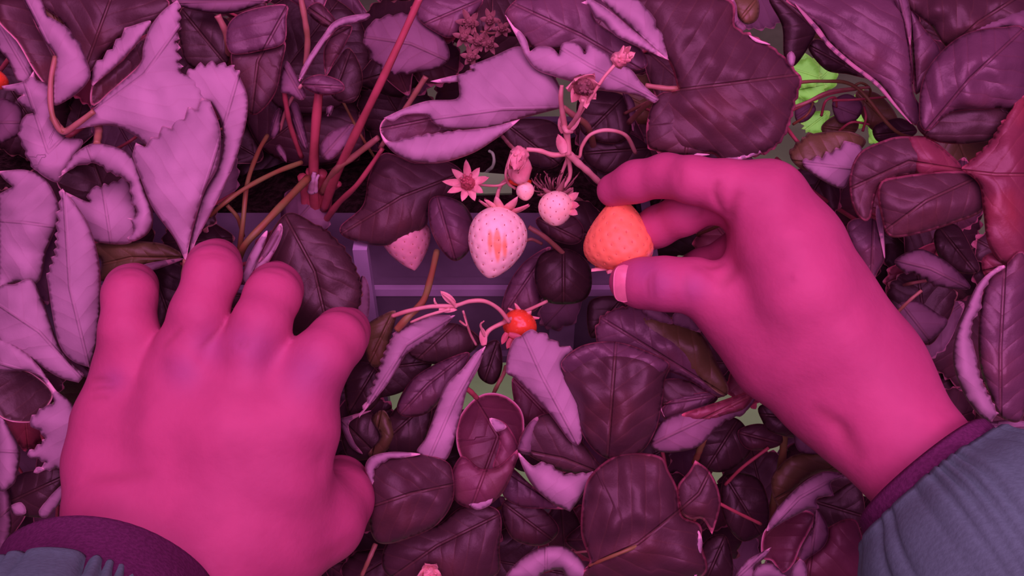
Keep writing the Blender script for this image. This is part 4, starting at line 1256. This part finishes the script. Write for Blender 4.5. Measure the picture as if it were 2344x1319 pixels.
def creases(V, Nn, lines, spots):
    """lines: (polyline px, depth mm, width px) cut in; spots: (x, y, r px, height mm) raised or sunk. Visible side only."""
    px = to_px(V)
    fac = np.clip(Nn[:, 2] * 2.0, 0, 1)
    dsp = np.zeros(len(V)); crease = np.zeros(len(V))
    for s, dep, wd in lines:
        pl = catmull(np.array([(a[0], a[1]) for a in parse(s)]), 6)
        best = np.full(len(V), 1e9)
        ends = np.ones(len(V))
        for i, (a, b) in enumerate(zip(pl[:-1], pl[1:])):
            ab = b - a; t = np.clip(((px - a) @ ab) / (ab @ ab + 1e-9), 0, 1)
            d = np.linalg.norm(px - (a + t[:, None] * ab), axis=1)
            u = (i + t) / (len(pl) - 1)
            m = d < best
            best[m] = d[m]; ends[m] = np.sin(np.pi * np.clip(u, 0, 1))[m] ** 0.6
        g = np.exp(-(best / wd) ** 2) * ends
        dsp -= dep * g; crease = np.maximum(crease, g * min(1, dep * 2.0))
    for x, y, r, hh in spots:
        dsp += hh * np.exp(-((px - [x, y]) ** 2).sum(1) / r ** 2)
    return V + Nn * (dsp * fac / 1000)[:, None], crease * fac


m, nt, b = new_mat('skin')
k = N(nt)
tc = k.node('ShaderNodeTexCoord').outputs['Object']
cr = k.attr('crease'); sp = k.attr('painted_shade')
n1 = k.noise(tc, 45.0, 3.0); n2 = k.noise(tc, 700.0, 2.0); n3 = k.noise(tc, 160.0, 3.0)
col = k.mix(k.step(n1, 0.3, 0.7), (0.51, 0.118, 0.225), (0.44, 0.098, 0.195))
col = k.mix(k.math('MULTIPLY', sp, 0.55), col, (0.33, 0.115, 0.25))  # knuckle darkening and shade put into the skin colour
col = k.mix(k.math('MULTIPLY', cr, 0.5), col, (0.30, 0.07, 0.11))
k.link(col, b.inputs['Base Color'])
b.inputs['Roughness'].default_value = 0.55
b.inputs['Specular IOR Level'].default_value = 0.25
b.inputs['Subsurface Weight'].default_value = 0.12
b.inputs['Subsurface Radius'].default_value = (0.008, 0.003, 0.002)
b.inputs['Subsurface Scale'].default_value = 0.5
hh = k.math('ADD', k.math('MULTIPLY', n2, 0.12), k.math('MULTIPLY', n3, 0.5))
k.link(k.bump(hh, 0.0005), b.inputs['Normal'])
M['skin'] = m
M['nail'] = simple_mat('fingernail', (0.80, 0.30, 0.36), 0.3, 0.5)
M['jacket'] = simple_mat('jacket_cloth', (0.118, 0.33, 0.245), 0.75, 0.25, nscale=600, var=0.12, bump=0.0002)
M['cuff'] = simple_mat('knit_cuff', (0.13, 0.040, 0.108), 0.85, 0.15, nscale=900, var=0.25, bump=0.0003)

person = empty('person', P(1172, 1290, 40), 'person in grey-blue jacket, one hand flat on leaves, the other pinching an orange strawberry', 'person')

# ---- left hand, back up, fingertips bent down into the leaves
LF = [
    [(292, 850, 34, 66), (294, 760, 38, 62), (297, 676, 34, 58), (300, 664, 18, 56), (308, 655, -4, 49), (314, 660, -22, 42)],
    [(418, 820, 40, 64), (455, 720, 44, 63), (488, 626, 38, 61), (490, 612, 20, 59), (496, 602, -4, 52), (500, 606, -24, 44)],
    [(565, 810, 42, 64), (598, 740, 44, 64), (624, 678, 36, 62), (630, 664, 18, 60), (638, 652, -6, 52), (640, 660, -26, 44)],
    [(700, 860, 40, 66), (740, 815, 42, 66), (770, 782, 34, 64), (780, 768, 16, 61), (792, 758, -6, 52), (794, 764, -24, 44)],
]
LP = [
    [(296, 860, 32, 72), (285, 960, 32, 110), (270, 1060, 34, 116), (262, 1150, 42, 108)],
    [(425, 850, 40, 84), (405, 980, 44, 100), (390, 1100, 46, 105)],
    [(565, 850, 42, 84), (540, 980, 48, 104), (500, 1120, 48, 110)],
    [(690, 890, 38, 84), (670, 980, 42, 104), (640, 1090, 42, 112), (560, 1200, 44, 120)],
    # thumb: base, swelling, tip curled under
    [(560, 1230, 40, 120), (660, 1230, 34, 108), (735, 1190, 24, 98), (772, 1145, 12, 80), (778, 1110, 0, 68)],
    # wrist and forearm, rising towards the sleeve
    [(300, 1210, 46, 120), (250, 1350, 58, 140), (190, 1560, 82, 150)],
    [(430, 1240, 48, 130), (340, 1390, 60, 140), (250, 1600, 84, 150)],
    [(570, 1270, 42, 118), (405, 1390, 56, 108), (320, 1620, 80, 120)],
]
V, Q = hand_mesh(LF, LP, 0.0012, 0.012, 0.009)
V = smooth_mesh(V, Q, 2)
Nn = vnormals(V, Q)
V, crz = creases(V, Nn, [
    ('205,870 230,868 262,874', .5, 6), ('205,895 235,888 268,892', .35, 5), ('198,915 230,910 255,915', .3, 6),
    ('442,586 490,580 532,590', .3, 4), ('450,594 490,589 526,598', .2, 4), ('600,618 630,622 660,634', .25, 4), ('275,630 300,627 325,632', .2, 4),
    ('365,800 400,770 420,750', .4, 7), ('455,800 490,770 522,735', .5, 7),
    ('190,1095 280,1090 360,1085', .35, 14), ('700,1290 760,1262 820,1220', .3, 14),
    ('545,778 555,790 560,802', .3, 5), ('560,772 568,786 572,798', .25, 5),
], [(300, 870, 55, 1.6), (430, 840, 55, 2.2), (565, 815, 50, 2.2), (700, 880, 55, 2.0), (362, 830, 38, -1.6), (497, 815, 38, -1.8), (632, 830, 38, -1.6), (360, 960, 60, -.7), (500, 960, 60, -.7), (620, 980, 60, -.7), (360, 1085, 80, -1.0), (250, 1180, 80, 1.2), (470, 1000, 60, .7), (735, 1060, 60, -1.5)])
pxv = to_px(V)
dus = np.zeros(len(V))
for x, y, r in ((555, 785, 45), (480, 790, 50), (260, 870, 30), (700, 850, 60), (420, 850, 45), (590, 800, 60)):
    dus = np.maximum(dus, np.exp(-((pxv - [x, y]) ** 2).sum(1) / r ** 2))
lh = mesh_obj('hand', V, Q, [M['skin']], person, None, {'crease': crz, 'painted_shade': dus}, label='left hand pressed flat, back of the hand up')

# ---- right hand, pinching
RF = [
    # index
    [(1745, 450, 50, 72), (1665, 428, 54, 60), (1585, 412, 52, 52), (1525, 402, 44, 48), (1455, 416, 36, 46), (1405, 436, 28, 40)],
    # middle, behind
    [(1705, 432, 36, 60), (1632, 457, 37, 47), (1565, 490, 32, 47), (1505, 519, 24, 45), (1466, 542, 14, 41)],
    # ring, folded under
    [(1725, 565, 24, 52), (1668, 577, 22, 34), (1605, 602, 14, 31), (1555, 622, 4, 29)],
    # little finger, curled in behind the palm
    [(1720, 640, 14, 52), (1670, 640, 2, 38), (1620, 650, -12, 34), (1590, 660, -20, 30)],
    # thumb
    [(1735, 735, 36, 100), (1660, 690, 38, 78), (1590, 655, 40, 62), (1520, 650, 40, 60), (1465, 648, 36, 55), (1440, 646, 34, 46)],
]
RP = [
    [(1745, 455, 48, 76), (1790, 560, 52, 104), (1830, 660, 52, 118), (1900, 780, 48, 124), (1990, 880, 46, 120)],
    [(1785, 470, 42, 70), (1830, 560, 42, 96), (1885, 680, 40, 108), (1965, 800, 40, 112)],
    [(1738, 515, 34, 66), (1768, 600, 34, 98), (1790, 700, 34, 120)],
    [(1730, 740, 34, 104), (1790, 810, 36, 116), (1870, 880, 38, 108), (1960, 950, 44, 104)],
    # forearm towards the cuff, rising to the viewer
    [(1990, 880, 46, 122), (2110, 1030, 58, 112), (2260, 1230, 80, 115)],
    [(1930, 930, 44, 100), (2050, 1060, 56, 88), (2200, 1260, 78, 100)],
]
V, Q = hand_mesh(RF, RP, 0.0012, 0.012, 0.008)
V = smooth_mesh(V, Q, 2)
Nn = vnormals(V, Q)
V, crz = creases(V, Nn, [
    ('1546,372 1556,400 1552,436', .2, 9), ('1640,410 1635,445 1645,480', .4, 7), ('1652,420 1650,450 1660,475', .3, 6), ('1595,505 1605,485 1600,462', .4, 6),
    ('1600,605 1630,612 1660,600', .5, 6), ('1640,640 1600,612 1580,610', .3, 8), ('1490,620 1482,650 1488,690', .35, 6), ('1500,615 1494,650 1500,700', .3, 5), ('1575,620 1570,655 1580,700', .25, 6),
    ('1648,412 1634,440 1648,475 1670,505', .7, 7), ('1700,435 1672,500 1656,560', .9, 10), ('1690,560 1680,620 1640,660', .6, 14), ('1905,960 1930,1000 1975,1060', 1.0, 22), ('1850,930 1900,960 1940,1010', .6, 18),
], [(1780, 420, 55, 1.5), (1700, 440, 40, -.6), (1823, 632, 7, .6), (1780, 800, 90, 1.0), (1935, 980, 50, -1.2)])
pxv = to_px(V)
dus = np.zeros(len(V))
for x, y, r in ((1510, 650, 42), (1585, 660, 35), (1480, 620, 40)):  # shade along the thumb, put into the skin colour
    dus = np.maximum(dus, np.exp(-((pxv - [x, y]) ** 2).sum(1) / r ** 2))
rh = mesh_obj('hand', V, Q, [M['skin']], person, None, {'crease': crz, 'painted_shade': dus * .9}, label='right hand, finger and thumb closed on a strawberry')
# thumbnail: a curved plate set on the tip of the thumb
V2, F2 = [], []
nu, nv = 14, 18
tipc = np.array(P(1440, 647, 34.0)); tr_ = PR(46, 34)
for i in range(nv + 1):
    for j in range(nu + 1):
        a = (j / nu * 2 - 1); bb = (i / nv * 2 - 1)
        wv = max(0.0, 1 - abs(bb) ** 3.0) ** 0.5
        la = -0.30 + a * wv * 0.50          # turned towards the tip (left)
        lb = bb * 0.86 + 0.06
        d_ = np.array([math.sin(la) * math.cos(lb * 0.4), -math.sin(lb), math.cos(la) * math.cos(lb)])
        V2.append(tipc + d_ * (tr_ + 0.0017) + np.array([0, 0, 0.0003]))
for i in range(nv):
    for j in range(nu):
        q = i * (nu + 1) + j
        F2.append((q, q + nu + 1, q + nu + 2, q + 1))
V2 = np.array(V2); nb = len(V2)
bk = V2 - np.array([0, 0, 0.0022])
F3 = [tuple(x + nb for x in reversed(f_)) for f_ in F2]
bd = [i for i in range(nu + 1)] + [i * (nu + 1) + nu for i in range(1, nv + 1)] + [nv * (nu + 1) + j for j in range(nu - 1, -1, -1)] + [i * (nu + 1) for i in range(nv - 1, 0, -1)]
F4 = [(bd[(i + 1) % len(bd)], bd[i], bd[i] + nb, bd[(i + 1) % len(bd)] + nb) for i in range(len(bd))]
mesh_obj('thumbnail', np.concatenate([V2, bk]), F2 + F3 + F4, [M['nail']], rh, label='pale thumbnail')


# ---- sleeves: gathered tube rings along the arm, with a knit cuff inside the opening
def ring_tube(cs, rs, axis_px, az, folds, amp, nseg=260, z_wob=0.0, seed=0, thick=0.0022):
    """cs: list of (x,y,z) ring centres, rs: radii in px at that depth; plane normal = arm axis (screen dx,dy and az away)."""
    a = np.array([axis_px[0], -axis_px[1], 0.0]); a /= np.linalg.norm(a)
    a = a * math.sqrt(1 - az * az) + np.array([0, 0, az])
    u = np.cross(a, [0, 0, 1.0]); u /= np.linalg.norm(u)
    w = np.cross(u, a)
    C = catmull(np.array(cs, float), 10); Rr = np.interp(np.linspace(0, 1, len(C)), np.linspace(0, 1, len(rs)), rs)
    Rr = np.convolve(np.pad(Rr, 3, mode='edge'), np.ones(7) / 7, mode='valid')
    th = np.linspace(0, 2 * math.pi, nseg, endpoint=False)
    rows = []
    R6 = random.Random(seed)
    ph = [(R6.uniform(0, 6.28), R6.uniform(.5, 1)) for _ in range(6)]
    for i, c in enumerate(C):
        t = i / (len(C) - 1)
        r = PR(Rr[i], c[2])
        am = amp(t)
        # irregular gathers: sharp creases between rounded puffs, drifting along the sleeve
        q = th * folds / (2 * math.pi) + 0.9 * np.sin(th * 3 + ph[0][0]) + 0.5 * np.sin(th * 7 + ph[1][0]) + 0.35 * t * np.sin(th * 5 + ph[2][0])
        fr = np.abs(np.sin(math.pi * q))
        vary = 0.35 + 0.65 * (0.5 + 0.5 * np.sin(th * 5.3 + ph[3][0] + 2 * t))
        rr = r * (1 + am * vary * (np.sqrt(fr) - 0.7) + 0.012 * np.sin(th * 4 + 5 * t + ph[4][0]))
        rows.append(P(c[0], c[1], c[2]) + (rr * np.cos(th))[:, None] * u + (rr * np.sin(th))[:, None] * w)
    return np.array(rows), a, u, w


def tube_from_rows(rows, a, cap_end=True, hem=None):
    n, s, _ = rows.shape
    rws = list(rows)
    if hem is not None:      # turn the open edge inwards and back along the inside
        c0 = rows[0].mean(0)
        rws = [c0 + (rows[min(4, n - 1)] - rows[min(4, n - 1)].mean(0)) * (1 - hem * 2.2) + (rows[min(4, n - 1)].mean(0) - c0), c0 + (rows[0] - c0) * (1 - hem * 1.6), c0 + (rows[0] - c0) * (1 - hem) + a * 0.0012] + rws
    V = np.concatenate(rws)
    Fc = []
    for i in range(len(rws) - 1):
        for j in range(s):
            j2 = (j + 1) % s
            Fc.append((i * s + j, i * s + j2, (i + 1) * s + j2, (i + 1) * s + j))
    if cap_end:
        V = np.concatenate([V, rws[-1].mean(0)[None]])
        k0 = (len(rws) - 1) * s
        for j in range(s):
            Fc.append((k0 + j, k0 + (j + 1) % s, len(V) - 1))
    return V, Fc


def sleeve(label, cuff_c, cuff_r, sl_c, sl_r, axis_px, az, folds, seed, cufflabel):
    rows, a, u, w = ring_tube(sl_c, sl_r, axis_px, az, folds, lambda t: 0.19 * math.exp(-t * 3.2) + 0.012, seed=seed)
    v, f = tube_from_rows(rows, a, True, 0.04)
    so = mesh_obj('sleeve', v, f, [M['jacket']], person, label=label)
    rows, a, u, w = ring_tube(cuff_c, cuff_r, axis_px, az, 60, lambda t: 0.006, seed=seed + 1)
    v, f = tube_from_rows(rows, a, True, 0.05)
    mesh_obj('cuff', v, f, [M['cuff']], so, label=cufflabel)


sleeve('gathered grey-blue sleeve of the right arm', [(2112, 1086, 62), (2134, 1116, 67), (2190, 1190, 80)], [186, 190, 192],
       [(2136, 1122, 67), (2175, 1176, 77), (2230, 1255, 92), (2310, 1370, 114), (2400, 1500, 140)], [206, 268, 298, 306, 312], (-0.62, -0.78), -0.50, 24, 3, 'dark cuff at the right wrist')
sleeve('grey-blue sleeve edge at the bottom left corner', [(250, 1328, 70), (240, 1396, 86), (225, 1500, 112)], [240, 244, 246],
       [(190, 1412, 92), (165, 1500, 114), (130, 1620, 144), (90, 1760, 178)], [252, 300, 325, 335], (0.06, -1.0), -0.76, 32, 5, 'dark cuff at the left wrist')

# ================================================================ trough, soil, floor, things seen through the gaps
M['trough'] = simple_mat('grey_trough_plastic', (0.20, 0.20, 0.24), 0.35, 0.5, nscale=60, var=0.15)
M['trough_rim'] = simple_mat('pale_trough_rim', (0.45, 0.42, 0.55), 0.35, 0.5, nscale=60, var=0.1)
M['post'] = simple_mat('pale_support_post', (0.42, 0.40, 0.52), 0.45, 0.4, nscale=50, var=0.12)
M['soil'] = simple_mat('dark_potting_mix', (0.045, 0.032, 0.026), 0.9, 0.1, nscale=260, var=0.6, bump=0.004)
M['floor'] = simple_mat('pale_green_floor', (0.42, 0.50, 0.34), 0.6, 0.3, nscale=9, var=0.2)
M['strip'] = simple_mat('plastic_white_light_tint', (0.30, 0.95, 0.28), 0.5, 0.4, nscale=50, var=0.1)  # green put into the colour for white light falling on the strip
M['hook'] = simple_mat('pale_plastic_hook', (0.5, 0.95, 0.5), 0.4)  # same white-light green put into the hook colour
M['bright'] = leaf_mat('bright_green_leaf', (0.075, 0.14, 0.02), (0.1, 0.16, 0.03), (0.1, 0.14, 0.03), rough=0.5)


def wbox(lo, hi, bev=0.0):
    x0, y0, z0 = lo; x1, y1, z1 = hi
    v = np.array([(x0, y0, z0), (x1, y0, z0), (x1, y1, z0), (x0, y1, z0), (x0, y0, z1), (x1, y0, z1), (x1, y1, z1), (x0, y1, z1)])
    f = [(0, 3, 2, 1), (4, 5, 6, 7), (0, 1, 5, 4), (1, 2, 6, 5), (2, 3, 7, 6), (3, 0, 4, 7)]
    return v, f


def c2w(px, py, z): return world(P(px, py, z))


# trough: rim line passes through the photo's horizontal edge; runs left to right, level
e0 = c2w(1000, 658, -70)
yr, zr = e0[1], e0[2]
x0, x1 = -0.75, float(c2w(1520, 658, -70)[0])
tro = empty('planting_trough', P(1000, 658, -70), 'grey plastic planting trough under the leaves, its rim showing left of the large white strawberry', 'planting trough')
tro.location = (0, yr + 0.07, zr - 0.05)
v, f = join([wbox((x0, yr + 0.004, zr - 0.05), (x1, yr + 0.009, zr - 0.002)), wbox((x0, yr + 0.135, zr - 0.05), (x1, yr + 0.14, zr)), wbox((x0, yr, zr - 0.055), (x1, yr + 0.14, zr - 0.05)),
             wbox((x1 - 0.005, yr + 0.004, zr - 0.05), (x1, yr + 0.135, zr - 0.002)), wbox((x0, yr + 0.004, zr - 0.05), (x0 + 0.005, yr + 0.135, zr - 0.002))])
mesh_obj('trough_wall', v, f, [M['trough']], tro, smooth=False, is_world=True)
v, f = join([wbox((x0, yr - 0.002, zr - 0.004), (x1, yr + 0.0012, zr + 0.0005))])
mesh_obj('trough_rim', v, f, [M['trough_rim']], tro, smooth=False, is_world=True, label='paler rim')
v, f = wbox((x0 + .006, yr + 0.009, zr - 0.008), (x1 - .006, yr + 0.058, zr - 0.003))
mesh_obj('trough_cover', v, f, [M['trough']], tro, smooth=False, is_world=True, label='flat grey cover strip')
# potting mix
nxg, nyg = 120, 22
gx = np.linspace(x0 + .006, x1 - .006, nxg); gy = np.linspace(yr + 0.058, yr + 0.134, nyg)
G = np.array([(x, y, zr - 0.012 + 0.006 * noise.noise((x * 60, y * 60, 1))) for y in gy for x in gx])
Fg = [(j * nxg + i, j * nxg + i + 1, (j + 1) * nxg + i + 1, (j + 1) * nxg + i) for j in range(nyg - 1) for i in range(nxg - 1)]
so = mesh_obj('potting_soil', G, Fg, [M['soil']], None, is_world=True)
so['kind'] = 'stuff'; so['label'] = 'dark crumbly potting mix filling the trough'; so['category'] = 'soil'
# the lower tier trough, below and in front
# posts
pz = c2w(838, 650, -58)
ps = empty('support_post', P(838, 650, -58), 'pale lilac upright support post in front of the trough, beside the very dark leaf', 'post', 'support posts of the trough')
v, f = wbox((pz[0] - 0.0032, yr - 0.0105, 0.004), (pz[0] + 0.0032, yr - 0.0045, zr + 0.034))
mesh_obj('post', v, f, [M['post']], ps, smooth=False, is_world=True)
v, f = wbox((pz[0] - 0.0062, yr - 0.0135, 0.0), (pz[0] + 0.0062, yr - 0.0032, 0.006))
mesh_obj('foot', v, f, [M['post']], ps, smooth=False, is_world=True)
px2 = c2w(1285, 745, -80)
ps = empty('support_post', P(1285, 745, -80), 'shaded purple upright support post right of the small red strawberry', 'post', 'support posts of the trough')
v, f = wbox((px2[0] - 0.006, yr - 0.012, 0.004), (px2[0] + 0.006, yr - 0.0045, zr + 0.01))
mesh_obj('post', v, f, [M['post']], ps, smooth=False, is_world=True)
v, f = wbox((px2[0] - 0.0074, yr - 0.0135, 0.0), (px2[0] + 0.0074, yr - 0.0032, 0.006))
mesh_obj('foot', v, f, [M['post']], ps, smooth=False, is_world=True)
# pale strip and hook in the gap beside the star-shaped cap
stp = empty('plastic_strip', P(1128, 420, -50), 'pale plastic strip coloured as if lit white, in the dark gap above the large white strawberry', 'strip')
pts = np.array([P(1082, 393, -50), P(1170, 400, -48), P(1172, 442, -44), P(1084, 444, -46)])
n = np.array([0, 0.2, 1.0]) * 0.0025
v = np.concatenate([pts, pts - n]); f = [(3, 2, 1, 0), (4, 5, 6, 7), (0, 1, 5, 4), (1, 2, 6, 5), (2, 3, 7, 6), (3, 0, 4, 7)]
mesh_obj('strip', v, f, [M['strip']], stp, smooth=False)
hk = empty('plastic_hook', P(1128, 372, -52), 'thin pale hook above the plastic strip', 'hook')
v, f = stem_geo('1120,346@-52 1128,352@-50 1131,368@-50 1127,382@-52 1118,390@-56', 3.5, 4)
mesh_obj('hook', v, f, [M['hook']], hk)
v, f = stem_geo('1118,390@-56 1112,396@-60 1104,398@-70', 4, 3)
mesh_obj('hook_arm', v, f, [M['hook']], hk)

# floor: level, far below
v = np.array([(-3, -2.5, 0), (3, -2.5, 0), (3, 4, 0), (-3, 4, 0), (-3, -2.5, -0.05), (3, -2.5, -0.05), (3, 4, -0.05), (-3, 4, -0.05)], float)
fl = mesh_obj('floor', v, [(0, 1, 2, 3), (7, 6, 5, 4), (0, 4, 5, 1), (1, 5, 6, 2), (2, 6, 7, 3), (3, 7, 4, 0)], [M['floor']], None, smooth=False, is_world=True)
fl['kind'] = 'structure'; fl['label'] = 'pale green floor glimpsed through the gaps between the leaves'; fl['category'] = 'floor'

wl = mesh_obj('wall_back', *wbox((-3, 4, 0), (3, 4.05, 2.6)), [M['floor']], None, smooth=False, is_world=True)
wl['kind'] = 'structure'; wl['label'] = 'plain pale wall far behind the growing trough'; wl['category'] = 'wall'
# bright green plant lower down, lit by plain white light
LEAF_G = [M['bright']] * (len(MIDX) + 1)
pg = empty('green_plant', P(1850, 190, -330), 'bright green plant lower down, seen through the gap right of the big round leaf', 'plant')
R8 = random.Random(3)
_save = LEAF_MATS[:]
LEAF_MATS[:] = LEAF_G
for x, y, a, L in ((1790, 150, .3, 90), (1835, 120, 1.2, 90), (1870, 180, 2.6, 110), (1800, 210, -.2, 90), (1845, 215, 5.5, 90), (1880, 130, 2.2, 80), (1930, 240, .4, 80), (1960, 290, 5.0, 80), (1990, 270, 1.0, 70), (1860, 285, .2, 80), (1900, 255, 2.5, 70)):
    s, mm = leaflet_outline(x, y, a, L, L * .7, R8)
    leaf(pg, R8.uniform(-340, -290), [('T', s, {'bulge': 3, 'h': 16, 'tilt': (R8.uniform(-6, 6), R8.uniform(-6, 6))})], mm)
LEAF_MATS[:] = _save

# ================================================================ light
GROW = (1.0, 0.25, 0.75)


def area(name, loc_c, target_c, sx, sy, power, col):
    ld = bpy.data.lights.new(name, 'AREA'); ld.shape = 'RECTANGLE'; ld.size = sx; ld.size_y = sy
    ld.energy = power; ld.color = col
    o = bpy.data.objects.new(name, ld); COL.objects.link(o)
    l, t = Vector(world(loc_c)), Vector(world(target_c))
    o.location = l
    o.rotation_euler = (t - l).to_track_quat('-Z', 'Y').to_euler()
    return o


area('grow_light', (-0.05, 0.36, 0.66), (0, 0.0, 0), 0.9, 0.28, 4.6, GROW)
area('grow_light', (0.15, -0.02, 0.85), (0, 0.0, 0), 0.9, 0.28, 5.2, GROW)
area('added_white_light', (0.15, 0.15, -0.22), (0.15, 0.0, -1.5), 1.2, 0.5, 5, (0.9, 1.0, 0.72))  # unseen light added to stand in for daylight on floor and green plant

wd = bpy.data.worlds.new('World'); scene.world = wd
wd.use_nodes = True
bg = wd.node_tree.nodes['Background']
bg.inputs[0].default_value = (1.0, 0.16, 0.78, 1); bg.inputs[1].default_value = 0.09

cam = bpy.data.cameras.new('camera'); cam.sensor_fit = 'HORIZONTAL'; cam.angle_x = HFOV
cam.clip_start = 0.01
co = bpy.data.objects.new('camera', cam); COL.objects.link(co)
co.location = world((0, 0, D)); co.rotation_euler = (PITCH, 0, 0)
scene.camera = co
scene.view_settings.view_transform = 'Standard'
scene.view_settings.look = 'None'
scene.view_settings.gamma = 1.0
scene.view_settings.exposure = 0.0
scene.view_settings.use_curve_mapping = False
